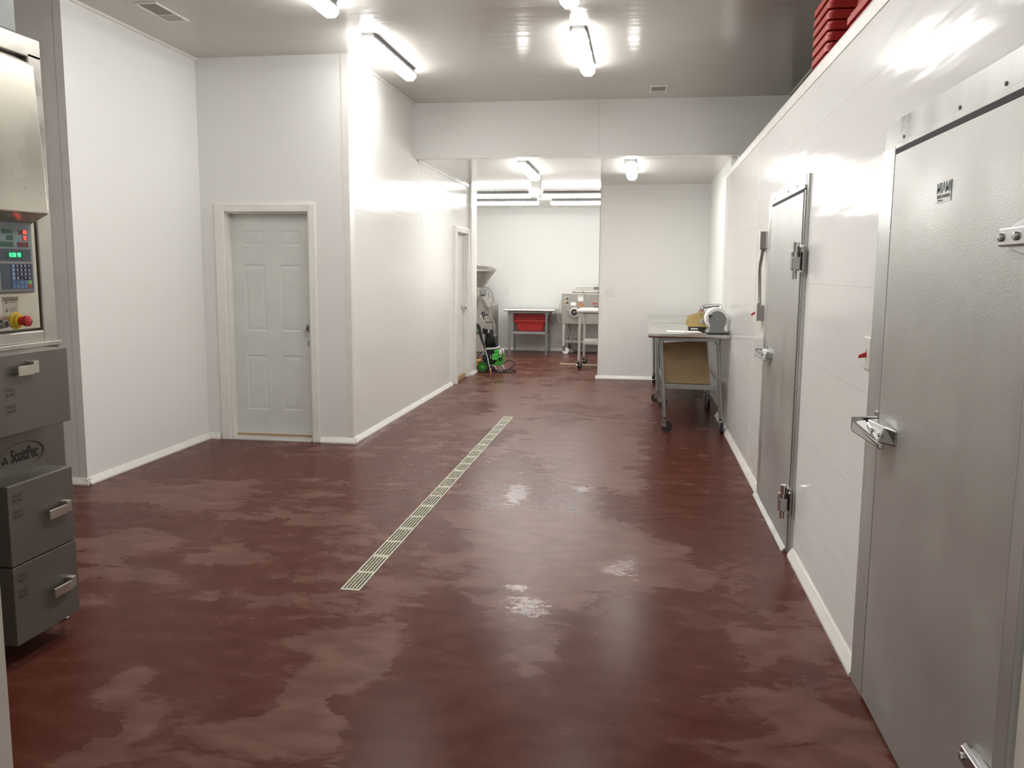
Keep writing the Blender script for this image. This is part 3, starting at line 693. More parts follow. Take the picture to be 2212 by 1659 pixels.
# ------------------------------------------------------------------ work tables
def caster(o, leg, r=.05, brake=True, wheelmat='rubber', ang=0, h_=.13):
    """swivel caster under a leg; o is the floor point"""
    x, y, z = o; ca, sa = math.cos(ang), math.sin(ang)
    wx, wy = x+ca*.025, y+sa*.025
    nx, ny = -sa, ca
    c = build('caster', MB().cyl((x, y, r*2+.005), (x, y, h_), .018, .022, 14).box(x-.026, x+.026, y-.026, y+.026, r*2+.004, r*2+.012)
              .hexa([(wx-ca*.02+nx*s_*.019-nx*.002, wy-sa*.02+ny*s_*.019-ny*.002, r*.8) if False else p for s_ in (1,) for p in
                     [(x-.02*ca+nx*.017, y-.02*sa+ny*.017, r*.9), (x+.04*ca+nx*.017, y+.04*sa+ny*.017, r*.9), (x+.04*ca+nx*.021, y+.04*sa+ny*.021, r*.9), (x-.02*ca+nx*.021, y-.02*sa+ny*.021, r*.9),
                      (x-.02*ca+nx*.017, y-.02*sa+ny*.017, r*2+.006), (x+.03*ca+nx*.017, y+.03*sa+ny*.017, r*2+.006), (x+.03*ca+nx*.021, y+.03*sa+ny*.021, r*2+.006), (x-.02*ca+nx*.021, y-.02*sa+ny*.021, r*2+.006)]])
              .hexa([(x-.02*ca-nx*.021, y-.02*sa-ny*.021, r*.9), (x+.04*ca-nx*.021, y+.04*sa-ny*.021, r*.9), (x+.04*ca-nx*.017, y+.04*sa-ny*.017, r*.9), (x-.02*ca-nx*.017, y-.02*sa-ny*.017, r*.9),
                     (x-.02*ca-nx*.021, y-.02*sa-ny*.021, r*2+.006), (x+.03*ca-nx*.021, y+.03*sa-ny*.021, r*2+.006), (x+.03*ca-nx*.017, y+.03*sa-ny*.017, r*2+.006), (x-.02*ca-nx*.017, y-.02*sa-ny*.017, r*2+.006)]), 'chromed', leg)
    w0 = Vector((wx, wy, r)); nn = Vector((nx, ny, 0))
    build('wheel', MB().cyl(w0-nn*.014, w0+nn*.014, r, n=24), wheelmat, c, .003)
    build('axle_cap', MB().cyl(w0-nn*.024, w0+nn*.024, .009, n=12), 'chromed', c)
    if brake: build('brake_lever', MB().hexa([(wx-ca*.07-.012, wy-sa*.07-.006, r*1.1), (wx-ca*.07+.012, wy-sa*.07-.006, r*1.1), (x+.012, y+.004, r*1.7), (x-.012, y+.004, r*1.7),
                                              (wx-ca*.07-.012, wy-sa*.07-.006, r*1.2), (wx-ca*.07+.012, wy-sa*.07-.006, r*1.2), (x+.012, y+.004, r*1.82), (x-.012, y+.004, r*1.82)]), 'chrome', c)
def worktable(name, label, x0, x1, y0, y1, zt, legs, zs, tubemat, topmat, r=.019, casters=None, cast=None, thick=.038, shelf=None):
    t_ = thing(name, label, 'table', ((x0+x1)/2, (y0+y1)/2, 0))
    e = .018
    poly = lambda q: [(q[0], zt-thick), (q[1], zt-thick), (q[1], zt-.008), (q[1]-.006, zt), (q[0]+.006, zt), (q[0], zt-.008)]
    mb = MB()
    ring = lambda i, z: [(x0+i, y0+i, z), (x1-i, y0+i, z), (x1-i, y1-i, z), (x0+i, y1-i, z)]
    mb.loft([ring(.02, zt-.018), ring(.02, zt-thick), ring(.006, zt-thick), ring(0, zt-thick+.008), ring(0, zt-.010), ring(.005, zt-.002), ring(.012, zt), ring(.4*(min(x1-x0, y1-y0))/1, zt)])
    build('tabletop', mb, topmat, t_, smooth=True)
    for q in (y0+.08, y1-.12): build('top_rail', bx(x0+.10, x1-.10, q, q+.04, zt-.07, zt-.019), 'zinc', t_)
    for i, (tx, ty, bx_, by_) in enumerate(legs):
        zb = .12 if casters else 0
        l = build('leg', MB().cyl((tx, ty, zt-.019), (bx_, by_, zb), r, n=16), tubemat, t_, smooth=True)
        build('gusset', MB().cyl((tx, ty, zt-.10), (tx, ty, zt-.02), r*1.5, r*1.7, 16), tubemat, l, smooth=True)
        if casters: caster((bx_, by_, 0), l, casters, True, 'rubber', cast[i] if cast else 0, .14)
        else: build('foot', MB().cyl((bx_, by_, 0), (bx_, by_, .05), r*.6, r*.95, 14), 'chromed', l)
    if zs:
        s0, s1, q0, q1 = shelf
        mb = MB(); mb.box(s0, s1, q0, q1, zs-.006, zs); mb.box(s0, s1, q0, q0+.004, zs-.045, zs-.006); mb.box(s0, s1, q1-.004, q1, zs-.045, zs-.006)
        mb.box(s0, s0+.004, q0, q1, zs-.045, zs-.006); mb.box(s1-.004, s1, q0, q1, zs-.045, zs-.006)
        build('undershelf', mb, 'zinc' if topmat != 'zinc_light' else 'zinc_light', t_, .002)
    return t_
# table with machines, near
worktable('work_table', 'steel rolling work table holding the grey roll dispenser and papers', .085, .835, 8.15, 9.98, .945,
          [(.205, 8.27, .262, 8.27), (.735, 8.27, .795, 8.27), (.205, 9.85, .262, 9.85), (.735, 9.85, .795, 9.85)], .455, 'zinc', 'tabletop',
          r=.018, casters=.052, cast=[-.6, -1.5, -.6, -1.5], shelf=(.235, .77, 8.28, 9.84), thick=.036)
worktable('work_table', 'second steel rolling work table, behind the one with the roll dispenser', .115, .825, 10.02, 11.98, .945,
          [(.20, 10.14, .235, 10.14), (.73, 10.14, .79, 10.14), (.19, 11.86, .215, 11.86), (.73, 11.86, .78, 11.86)], .40, 'zinc', 'tabletop',
          r=.018, casters=.052, cast=[2.8, -1.4, 1.4, 1.5], shelf=(.225, .77, 10.15, 11.85), thick=.036)
worktable('work_table', 'small steel table with red totes on its shelf, at the far wall', -2.46, -1.525, 15.52, 16.40, .832,
          [(-2.365, 15.62, -2.365, 15.62), (-1.685, 15.62, -1.685, 15.62), (-2.365, 16.28, -2.365, 16.28), (-1.685, 16.28, -1.685, 16.28)], .42, 'zinc', 'tabletop', r=.02, shelf=(-2.35, -1.70, 15.63, 16.27), thick=.035)
worktable('rolling_cart', 'pale rolling table in front of the meat grinder, cut by the partition', -.975, -.25, 13.40, 14.30, .935,
          [(-.925, 13.47, -.93, 13.47), (-.895, 14.20, -.895, 14.20), (-.30, 13.47, -.30, 13.47), (-.30, 14.20, -.30, 14.20)], .43, 'zinc_light', 'zinc_light',
          r=.021, casters=.05, cast=[1.0, 1.0, 1.0, 1.0], shelf=(-.88, -.32, 13.50, 14.18), thick=.05)

# papers, cardboard
tag(build('paper_sheet', bx(.265, .44, 8.42, 8.66, .9455, .9475), 'paper'), 'white paper sheet on the rolling table, left of the two', 'paper')
tag(build('paper_sheet', MB().prism([(.45, 8.38), (.60, 8.42), (.57, 8.66), (.44, 8.62)], 'z', .9455, .9480), 'paper'), 'white paper sheet in front of the tan tape dispenser', 'paper')
cb = thing('cardboard_box', 'flattened brown cardboard box leaning on the shelf of the rolling table', 'box', (.43, 8.4, .456))
def cbp(y, dx=0): return [(.252+dx, y-.10, .458), (.69, y-.12, .458), (.640, y, .862), (.222+dx, y, .828)]
a_, c_ = cbp(8.47), cbp(8.50)
build('front_sheet', MB().hexa([a_[0], a_[1], c_[1], c_[0], a_[3], a_[2], c_[2], c_[3]]), 'card', cb)
a_, c_ = [(x-.016, y+.031, z) for x, y, z in cbp(8.47)], [(x-.012, y+.10, z) for x, y, z in cbp(8.47)]
build('back_sheets', MB().hexa([a_[0], a_[1], c_[1], c_[0], a_[3], a_[2], c_[2], c_[3]]), 'card_edge', cb)

# grey roll dispenser
zt = .9455
rd = thing('roll_dispenser', 'grey domed dispenser with a big white paper roll on the rolling table', 'dispenser', (.725, 8.4, zt))
def dome(cx, cz, r, w_, z0):
    p = [(cx-w_, z0), (cx+w_, z0), (cx+w_*.86, z0+.035), (cx+r*.80, cz-.055)]
    for k in range(17):
        a = math.radians(-28 + (236)*k/16); p.append((cx+r*math.cos(a), cz+r*math.sin(a)))
    p += [(cx-r*.80, cz-.055), (cx-w_*.86, z0+.035)]
    return p
build('side_plate', MB().prism(dome(.722, 1.083, .080, .077, zt), 'y', 8.245, 8.262), 'grey', rd, .002)
build('rear_plate', MB().prism(dome(.722, 1.083, .080, .077, zt), 'y', 8.56, 8.572), 'grey', rd, .002)
build('paper_roll', MB().lathe([(.012, 0), (.103, 0), (.103, .27), (.012, .27)], (.722, 8.275, 1.085), 'y', 40), 'paper', rd, smooth=True)
build('spindle', MB().cyl((.722, 8.24, 1.085), (.722, 8.58, 1.085), .011), 'chromed', rd)
build('base_plate', bx(.63, .83, 8.24, 8.60, zt, zt+.012), 'black', rd, .002)
build('tear_bar', MB().prism([(.63, zt+.01), (.655, zt+.01), (.70, zt+.05), (.665, zt+.05)], 'y', 8.26, 8.56), 'zinc', rd)
build('knob', MB().lathe([(.001, -.016), (.012, -.014), (.013, 0)], (.652, 8.245, 1.115), 'y', 14), 'black', rd, smooth=True)
# tan tape dispenser
td = thing('tape_dispenser', 'tan enamel tape dispenser with a crank, left of the grey roll dispenser', 'dispenser', (.55, 8.75, zt))
pr_ = [(.462, 1.020), (.478, 1.072), (.492, 1.088), (.52, 1.101), (.58, 1.122), (.655, 1.13), (.672, 1.04), (.655, .985), (.49, .985), (.466, .995)]
build('side_panel', MB().prism(pr_, 'y', 8.68, 8.692), 'tan', td, .002)
build('rear_panel', MB().prism(pr_, 'y', 8.83, 8.842), 'tan', td, .002)
build('housing', MB().prism([(.48, 1.0), (.48, 1.06), (.53, 1.09), (.65, 1.11), (.65, 1.0)], 'y', 8.692, 8.83), 'lgrey', td)
build('base', bx(.485, .66, 8.69, 8.84, zt, .985), 'black', td)
build('base_label', bx(.505, .575, 8.6885, 8.69, .958, .972), 'paper', td)
build('crank_disc', MB().lathe([(.001, -.014), (.024, -.012), (.029, -.004), (.029, 0)], (.622, 8.68, 1.045), 'y', 24), 'zinc_light', td, smooth=True)
cr = build('crank', MB().tube([(.622, 8.664, 1.045), (.608, 8.655, 1.085), (.585, 8.652, 1.135), (.582, 8.652, 1.158)], .004, 8, 3).cyl((.622, 8.66, 1.045), (.622, 8.672, 1.045), .011), 'chromed', td, smooth=True)
build('crank_handle', MB().tube([(.582, 8.652, 1.158), (.60, 8.652, 1.162), (.625, 8.66, 1.16)], .005, 8, 2), 'chromed', cr)
# wire rack with a red clip behind the roll
wr = thing('wire_stand', 'small wire stand with a red clip behind the roll dispenser', 'stand', (.72, 9.0, zt))
build('wire_frame', MB().tube([(.64, 8.95, zt), (.64, 8.95, 1.17), (.66, 8.95, 1.195), (.74, 8.96, 1.20), (.82, 8.98, 1.195), (.825, 9.0, 1.12), (.825, 9.0, zt)], .003, 6, 4)
      .tube([(.64, 8.95, 1.12), (.615, 8.95, 1.14), (.613, 8.95, 1.17), (.632, 8.95, 1.185), (.655, 8.95, 1.17)], .003, 6, 3), 'zinc', wr)
build('rail', MB().hexa([(.64, 8.94, 1.155), (.80, 8.96, 1.175), (.80, 8.975, 1.175), (.64, 8.955, 1.155), (.64, 8.94, 1.172), (.80, 8.96, 1.192), (.80, 8.975, 1.192), (.64, 8.955, 1.172)]), 'grey', wr)
build('clip', MB().box(.612, .645, 8.93, 8.95, 1.128, 1.142).box(.585, .615, 8.935, 8.948, 1.124, 1.130), 'redb', wr, .002)

# ------------------------------------------------------------------ vacuum filler machine (far room, left)
fm = thing('sausage_filler', 'tall steel sausage filler with wide funnel hopper, behind the pressure washer', 'machine', (-2.95, 15.7, 0))
body = [(-3.35, 15.30), (-2.745, 15.30), (-2.645, 15.42), (-2.645, 16.05), (-3.35, 16.05)]
mb = MB()
mb.loft([[(x, y, .06) for x, y in body], [(x, y, .90) for x, y in body], [(min(x, -2.78), y, 1.075) for x, y in body], [(min(x, -2.82), y, 1.10) for x, y in body]])
build('body', mb, 'machine', fm, .01)
build('plinth', bx(-3.33, -2.70, 15.35, 16.0, 0, .06), 'steel_dark', fm)
build('collar', MB().lathe([(.21, 0), (.21, .05), (.195, .05), (.195, .12)], (-3.06, 15.68, 1.10), 'z', 32), 'steel_bright', fm, smooth=True)
hp = build('hopper', MB().lathe([(.195, 0), (.41, .30), (.43, .30), (.43, .335), (.40, .335), (.18, .02)], (-3.06, 15.68, 1.22), 'z', 40), 'machine', fm, smooth=True)
build('hopper_grid', MB().lathe([(.42, 0), (.36, .045), (.20, .07), (.001, .075)], (-3.06, 15.68, 1.555), 'z', 32), 'steel', hp, smooth=True)
build('grid_handle', MB().tube([(-3.16, 15.5, 1.61), (-3.08, 15.46, 1.655), (-2.98, 15.46, 1.66), (-2.90, 15.5, 1.61)], .012, 8, 3), 'steel', hp, smooth=True)
build('hopper_badge', bx(-3.10, -2.985, 15.345, 15.40, 1.315, 1.355), 'steel_bright', hp)
build('outlet', MB().lathe([(.03, -.20), (.05, -.19), (.055, -.10), (.04, -.09), (.04, 0)], (-3.02, 15.30, .945), 'y', 24), 'chrome', fm, smooth=True)
build('control_arm', MB().hexa([(-2.825, 15.22, 1.06), (-2.775, 15.20, 1.07), (-2.665, 15.20, .87), (-2.715, 15.22, .85), (-2.825, 15.30, 1.09), (-2.745, 15.30, 1.09), (-2.645, 15.30, .90), (-2.715, 15.30, .86)]), 'machine', fm, .006)
build('control_strip', MB().hexa([(-2.795, 15.205, 1.04), (-2.78, 15.20, 1.045), (-2.70, 15.198, .905), (-2.715, 15.203, .90), (-2.795, 15.215, 1.045), (-2.78, 15.21, 1.05), (-2.70, 15.21, .91), (-2.715, 15.213, .905)]), 'lgrey', fm)
build('control_head', MB().box(-2.86, -2.745, 15.25, 15.33, 1.09, 1.20).box(-2.835, -2.765, 15.24, 15.26, 1.10, 1.18), 'grey', fm, .01)
build('hose', MB().tube([(-2.86, 15.35, 1.17), (-2.80, 15.34, 1.225), (-2.72, 15.34, 1.22), (-2.655, 15.33, 1.16), (-2.62, 15.32, 1.05), (-2.625, 15.31, .96), (-2.66, 15.30, .93)], .009, 8, 4)
      .tube([(-2.74, 15.31, 1.21), (-2.70, 15.31, 1.15), (-2.70, 15.31, 1.05), (-2.73, 15.31, 1.02)], .006, 8, 3), 'grey', fm, smooth=True)
build('lever', MB().tube([(-2.94, 15.27, 1.06), (-2.90, 15.26, 1.08), (-2.90, 15.26, .90), (-2.93, 15.26, .88)], .008, 8, 2), 'chromed', fm, smooth=True)
kn = build('lever_rod', MB().cyl((-2.78, 15.29, .60), (-2.78, 15.20, .74), .009), 'chromed', fm, smooth=True)
build('ball_knob', MB().ball((-2.78, 15.20, .765), .036), 'black', kn, smooth=True)

# ------------------------------------------------------------------ mixer grinder (far room, right)
gm_ = thing('meat_grinder', 'steel mixer grinder on legs with white casters, half hidden by the partition', 'machine', (-.95, 16.0, 0))
X0, X1_ = -1.43, -.30
build('body', MB().prism([(X0, .56), (X1_, .56), (X1_, 1.13), (X0+.0, 1.13)], 'y', 15.85, 16.35), 'machine', gm_, .012)
build('rear_ledge', bx(X0+.04, X1_, 15.95, 16.35, 1.13, 1.145), 'zinc_light', gm_, .004)
ld = build('lid', MB().prism([(-1.20, 1.145), (X1_, 1.145), (X1_, 1.262), (-1.165, 1.262)], 'y', 15.92, 16.33), 'zinc_light', gm_, .008)
build('lid_rim', bx(-1.235, X1_, 15.87, 16.34, 1.135, 1.165), 'steel', ld, .004)
build('lid_window', bx(-.845, -.62, 15.912, 15.92, 1.20, 1.252), 'grey', ld)
build('lid_latch', MB().tube([(-1.045, 15.86, 1.165), (-1.02, 15.84, 1.15), (-1.03, 15.83, 1.08)], .008, 8, 2), 'chromed', ld)
for lx, ly in ((X0+.02, 15.88), (X0+.10, 16.30), (-.36, 15.88), (-.36, 16.30)):
    l = build('leg', bx(lx-.0, lx+.045, ly-.022, ly+.022, .15, .56), 'zinc_light', gm_, .003)
    c = build('caster', MB().box(lx+.005, lx+.06, ly-.028, ly-.022, .07, .15).box(lx+.005, lx+.06, ly+.022, ly+.028, .07, .15).box(lx, lx+.06, ly-.028, ly+.028, .143, .152), 'chromed', l)
    build('wheel', MB().cyl((lx+.065, ly-.018, .062), (lx+.065, ly+.018, .062), .062, n=24), 'tank', c, .004)
build('tray', MB().box(X0+.07, X1_-.02, 15.90, 16.28, .245, .262).box(X0+.07, X1_-.02, 15.895, 15.90, .215, .262), 'steel', gm_)
oc = Vector((-1.185, 15.85, .785))
hd = build('grinding_head', MB().lathe([(.062, 0), (.062, -.05), (.085, -.055), (.088, -.10), (.062, -.105), (.058, -.06), (.001, -.055)], oc, 'y', 32), 'zinc_light', gm_, smooth=True)
build('head_opening', MB().lathe([(.001, -.1045), (.058, -.1045), (.058, -.100)], oc, 'y', 28), 'black', hd)
build('auger', MB().lathe([(.001, -.112), (.022, -.110), (.026, -.104)], oc, 'y', 16), 'chromed', hd, smooth=True)
build('ring_lug', MB().hexa([oc+Vector(q) for q in ((-.135,-.09,.03),(-.08,-.09,.0),(-.08,-.07,.0),(-.135,-.07,.03),(-.13,-.09,.05),(-.07,-.09,.03),(-.07,-.07,.03),(-.13,-.07,.05))])
      .hexa([oc+Vector(q) for q in ((.02,-.09,-.13),(.04,-.09,-.13),(.04,-.07,-.13),(.02,-.07,-.13),(.0,-.09,-.08),(.03,-.09,-.08),(.03,-.07,-.08),(.0,-.07,-.08))]), 'machine', hd, .003)
cp_ = build('control_panel', bx(-1.40, -1.285, 15.842, 15.85, .90, 1.075), 'lgrey', gm_, .002)
for bx2, bz, mt_ in ((-1.368, 1.03, 'tan'), (-1.322, 1.03, 'black'), (-1.368, .955, 'orange'), (-1.322, .958, 'black')):
    build('button', MB().lathe([(.017, 0), (.017, -.012), (.014, -.016), (.001, -.016)], (bx2, 15.842, bz), 'y', 16), mt_, cp_, smooth=True)
lb = build('label_plate', bx(-1.13, -1.03, 15.846, 15.85, .985, 1.09), 'paper', gm_); build('lettering', text_mb('NOTICE', .022, (-1.08, 15.8455, 1.075), (1, 0, 0), (0, 0, 1), .0003, 1, .0006), 'ink', lb)
build('label_plate', bx(-1.262, -1.165, 15.846, 15.85, .905, .965), 'paper', gm_)
build('warning_sign', MB().lathe([(.036, -.004), (.044, -.004), (.044, 0), (.036, 0)], (-1.075, 15.85, .915), 'y', 32, cap=False)
      .hexa([(-1.107, 15.847, .938), (-1.101, 15.847, .944), (-1.101, 15.85, .944), (-1.107, 15.85, .938), (-1.049, 15.847, .886), (-1.043, 15.847, .892), (-1.043, 15.85, .892), (-1.049, 15.85, .886)]), 'redb', gm_)
build('warning_backing', MB().lathe([(.001, -.002), (.036, -.002), (.036, 0)], (-1.075, 15.85, .915), 'y', 28), 'tan', gm_)
for cx in (-.838, -.790, -.742): build('logo_dot', MB().lathe([(.001, -.002), (.018, -.002), (.018, 0)], (cx, 15.85, .945), 'y', 20), 'redb', gm_)
build('lettering', text_mb('Ho', .062, (-.80, 15.849, .885), (1, 0, 0), (0, 0, 1), .0004, 1, .001, .2), 'ink', gm_)
build('power_cord', MB().tube([(-1.30, 15.95, .56), (-1.275, 15.93, .48), (-1.28, 15.93, .36), (-1.30, 15.93, .26)], .007, 6, 3).tube([(-1.30, 15.93, .21), (-1.27, 15.95, .12), (-1.15, 16.0, .05), (-1.0, 16.05, .02), (-.8, 16.1, .03), (-.66, 16.1, .08)], .007, 6, 3), 'rubber', gm_)
build('side_cord', MB().tube([(X0, 15.9, 1.0), (X0-.05, 15.88, .88), (X0-.07, 15.86, .72), (X0-.05, 15.86, .62), (X0-.03, 15.88, .58)], .010, 6, 3), 'zinc_light', gm_)

# stick on the floor
tag(build('wooden_stick', MB().hexa([(-1.285, 14.07, 0), (-.35, 13.94, 0), (-.35, 13.98, 0), (-1.285, 14.11, 0), (-1.285, 14.07, .018), (-.35, 13.94, .018), (-.35, 13.98, .018), (-1.285, 14.11, .018)]), 'card_edge', bevel=.002),
    'pale wooden stick lying on the red floor under the rolling table', 'stick')

# ------------------------------------------------------------------ pressure washer
pw = thing('pressure_washer', 'green and black pressure washer with hose reel on the red floor', 'pressure washer', (-2.2, 12.85, 0))
yw = 12.85
build('handle', MB().tube([(-2.33, yw, .42), (-2.328, yw, .62), (-2.325, yw, .72), (-2.365, yw, .79), (-2.385, yw, .835), (-2.375, yw+.02, .845)], .011, 10, 4)
      .tube([(-2.225, yw+.30, .42), (-2.225, yw+.30, .65), (-2.235, yw+.30, .71), (-2.275, yw+.28, .79), (-2.312, yw+.26, .85), (-2.325, yw+.24, .855)], .011, 10, 4), 'chrome', pw, smooth=True)
build('grip', MB().tube([(-2.378, yw+.01, .845), (-2.35, yw+.12, .856), (-2.322, yw+.25, .856)], .015, 10, 3).tube([(-2.335, yw+.02, .745), (-2.25, yw+.28, .74)], .008, 8, 1), 'black', pw, smooth=True)
build('upper_bracket', MB().box(-2.335, -2.215, yw+.03, yw+.14, .515, .645).box(-2.36, -2.32, yw-.02, yw+.03, .57, .66).box(-2.26, -2.20, yw-.01, yw+.03, .50, .64), 'black', pw, .008)
build('bracket_clip', bx(-2.275, -2.250, yw-.014, yw-.008, .59, .64), 'zinc_light', pw)
rl = build('hose_reel', MB().lathe([(.05, -.10), (.105, -.10), (.105, -.088), (.085, -.085), (.085, .045), (.115, .05), (.115, .064), (.05, .066)], (-2.215, yw+.08, .455), 'x', 32), 'black', pw, smooth=True)
mb = MB()
for k in range(6): mb.lathe([(.088, -.008), (.095, 0), (.088, .008)], (-2.29+k*.021, yw+.08, .455), 'x', 28)
build('wound_hose', mb, 'rubber', rl, smooth=True)
build('frame_bar', MB().tube([(-2.33, yw-.02, .40), (-2.30, yw-.06, .352), (-2.22, yw-.08, .350), (-2.13, yw-.05, .365), (-2.12, yw+.15, .37)], .012, 10, 4)
      .tube([(-2.33, yw, .42), (-2.345, yw, .30), (-2.34, yw-.02, .12)], .011, 10, 2), 'zinc_light', pw, smooth=True)
build('engine', MB().box(-2.315, -2.185, yw-.05, yw+.20, .17, .34).box(-2.35, -2.28, yw-.08, yw+.05, .17, .26).box(-2.20, -2.08, yw-.02, yw+.22, .10, .22).cyl((-2.23, yw-.09, .235), (-2.23, yw-.04, .235), .04), 'black', pw, .012)
build('engine_fins', MB().box(-2.275, -2.268, yw-.062, yw-.05, .19, .245).box(-2.262, -2.255, yw-.062, yw-.05, .19, .245).box(-2.249, -2.242, yw-.062, yw-.05, .19, .245).box(-2.222, -2.212, yw-.10, yw-.09, .20, .25), 'zinc_light', pw)
build('air_filter_cover', MB().hexa([(-2.195, yw-.12, .185), (-2.11, yw-.12, .185), (-2.10, yw, .185), (-2.20, yw, .185), (-2.192, yw-.11, .275), (-2.112, yw-.11, .285), (-2.10, yw, .285), (-2.2, yw, .275)]).box(-2.175, -2.105, yw-.06, yw+.10, .285, .335), 'green', pw, .012)
build('shroud', MB().hexa([(-2.185, yw-.09, .095), (-2.055, yw-.07, .10), (-2.055, yw+.15, .10), (-2.185, yw+.15, .095), (-2.10, yw-.11, .205), (-2.035, yw-.09, .215), (-2.035, yw+.15, .215), (-2.10, yw+.15, .205)])
      .hexa([(-2.105, yw-.12, .215), (-2.03, yw-.10, .24), (-2.03, yw+.15, .24), (-2.105, yw+.15, .215), (-2.10, yw-.11, .235), (-2.03, yw-.09, .268), (-2.03, yw+.15, .268), (-2.10, yw+.15, .235)]), 'green', pw, .010)
build('fuel_tank', MB().hexa([(-2.105, yw-.06, .262), (-2.04, yw-.05, .268), (-2.04, yw+.13, .268), (-2.105, yw+.13, .262), (-2.10, yw-.05, .345), (-2.045, yw-.04, .335), (-2.045, yw+.12, .335), (-2.10, yw+.12, .345)]), 'tank', pw, .018, seg=3)
build('tank_guard', MB().tube([(-2.10, yw-.11, .355), (-2.045, yw-.11, .345), (-2.032, yw-.11, .325), (-2.03, yw-.11, .22)], .007, 8, 2), 'black', pw, smooth=True)
build('recoil_cover', MB().box(-2.09, -2.04, yw-.115, yw-.09, .185, .215), 'black', pw, .004)
def wheel(x, y, r, par):
    t1 = build('wheel', MB().lathe([(r-.017, -.02), (r-.004, -.02), (r, -.012), (r, .012), (r-.004, .02), (r-.017, .02)], (x, y, r), 'y', 36, cap=False), 'rubber', par, smooth=True)
    mb = MB(); mb.lathe([(r-.022, -.018), (r-.014, -.018), (r-.014, .012), (r-.022, .012)], (x, y, r), 'y', 36, cap=False); mb.lathe([(.001, -.022), (.014, -.02), (.014, .01)], (x, y, r), 'y', 16)
    for k in range(10):
        a = 2*PI*k/10+.15; c_, s_ = math.cos(a), math.sin(a); n_ = Vector((-s_, 0, c_))*.0042; o = Vector((x, y, r)); dvec = Vector((c_, 0, s_))
        p0 = o+dvec*.01; p1 = o+dvec*(r-.018)
        mb.hexa([p0-n_+Vector((0,-.016,0)), p0+n_+Vector((0,-.016,0)), p0+n_, p0-n_, p1-n_+Vector((0,-.016,0)), p1+n_+Vector((0,-.016,0)), p1+n_, p1-n_])
    build('rim', mb, 'green', t1)
    build('hub_cap', MB().lathe([(.001, .010), (r-.018, .010), (r-.018, .014)], (x, y, r), 'y', 28), 'rubber', t1)
wheel(-2.325, yw-.16, .084, pw); wheel(-2.325, yw+.30, .084, pw)
build('axle', MB().cyl((-2.325, yw-.15, .084), (-2.325, yw+.29, .084), .010), 'chromed', pw)
build('front_leg', MB().tube([(-2.24, yw-.06, .095), (-2.19, yw-.08, .10), (-2.15, yw-.09, .085), (-2.125, yw-.10, .03)], .011, 10, 3), 'zinc_light', pw, smooth=True)
build('front_leg', MB().tube([(-2.10, yw+.02, .13), (-2.06, yw, .10), (-2.03, yw-.02, .065), (-2.018, yw-.02, .02)], .011, 10, 3), 'zinc_light', pw, smooth=True)
build('rubber_foot', MB().cyl((-2.125, yw-.10, 0), (-2.125, yw-.10, .04), .017).cyl((-2.018, yw-.02, 0), (-2.018, yw-.02, .035), .015).cyl((-2.165, yw-.07, .038), (-2.165, yw-.02, .038), .038, n=20), 'rubber', pw, smooth=True)
build('pump', MB().cyl((-2.44, yw-.02, .155), (-2.37, yw-.02, .165), .03).cyl((-2.46, yw-.02, .07), (-2.40, yw-.02, .09), .032).cyl((-2.42, yw-.02, .04), (-2.42, yw-.02, .17), .022).cyl((-2.47, yw+.01, .13), (-2.40, yw+.02, .12), .02).box(-2.45, -2.37, yw-.02, yw+.1, .02, .10), 'brass', pw, .004)
# spray gun hung on the washer: its own thing
sg = thing('spray_gun', 'black and green spray gun with steel lance resting against the washer', 'spray gun', (-2.3, 12.68, 0))
ys = 12.715
build('grip_body', MB().tube([(-2.47, ys, .735), (-2.42, ys, .72), (-2.388, ys, .68), (-2.372, ys, .60), (-2.345, ys, .50), (-2.31, ys, .40), (-2.292, ys-.005, .345)], [.016, .020, .026, .030, .030, .028, .026, .024, .024, .024, .024, .022, .020, .018, .016, .014, .012, .010, .009], 12, 3), 'black', sg, smooth=True)
build('trigger_guard', MB().hexa([(-2.50, ys-.006, .715), (-2.405, ys-.006, .675), (-2.405, ys+.006, .675), (-2.50, ys+.006, .715), (-2.50, ys-.006, .66), (-2.405, ys-.006, .635), (-2.405, ys+.006, .635), (-2.50, ys+.006, .66)]), 'green', sg)
build('hose_fitting', MB().tube([(-2.50, ys, .545), (-2.44, ys, .575), (-2.385, ys, .60)], .012, 8, 2).tube([(-2.52, ys, .63), (-2.40, ys, .615)], .005, 8, 1), 'black', sg, smooth=True)
build('lance', MB().tube([(-2.292, ys-.005, .345), (-2.25, ys-.03, .22), (-2.205, ys-.06, .04)], .0075, 10, 1), 'chrome', sg, smooth=True)
build('nozzle_tip', MB().cyl((-2.205, ys-.06, .045), (-2.194, ys-.067, .002), .011, .008, 12), 'orange', sg, smooth=True)
# supply hose on the floor
hs = build('rubber_hose', MB().tube([(-2.04, 12.95, .12), (-1.97, 13.0, .16), (-1.90, 13.0, .14), (-1.885, 12.98, .11), (-1.92, 12.95, .06), (-2.00, 12.92, .012), (-2.05, 12.93, .009), (-1.99, 13.08, .009), (-1.93, 13.06, .009), (-1.85, 12.92, .009),
                                    (-1.86, 12.80, .009), (-1.95, 12.73, .009), (-2.07, 12.69, .009), (-2.16, 12.67, .009)], .008, 8, 5), 'rubber', smooth=True)
tag(hs, 'black rubber hose looping on the floor from the pressure washer', 'hose')
hs = build('rubber_hose', MB().tube([(-2.36, 13.0, .30), (-2.42, 13.02, .26), (-2.46, 13.02, .18), (-2.47, 13.02, .08), (-2.45, 13.03, .008)], .006, 8, 5), 'rubber', smooth=True)
tag(hs, 'thin black hose hanging behind the brass pump of the washer', 'hose')

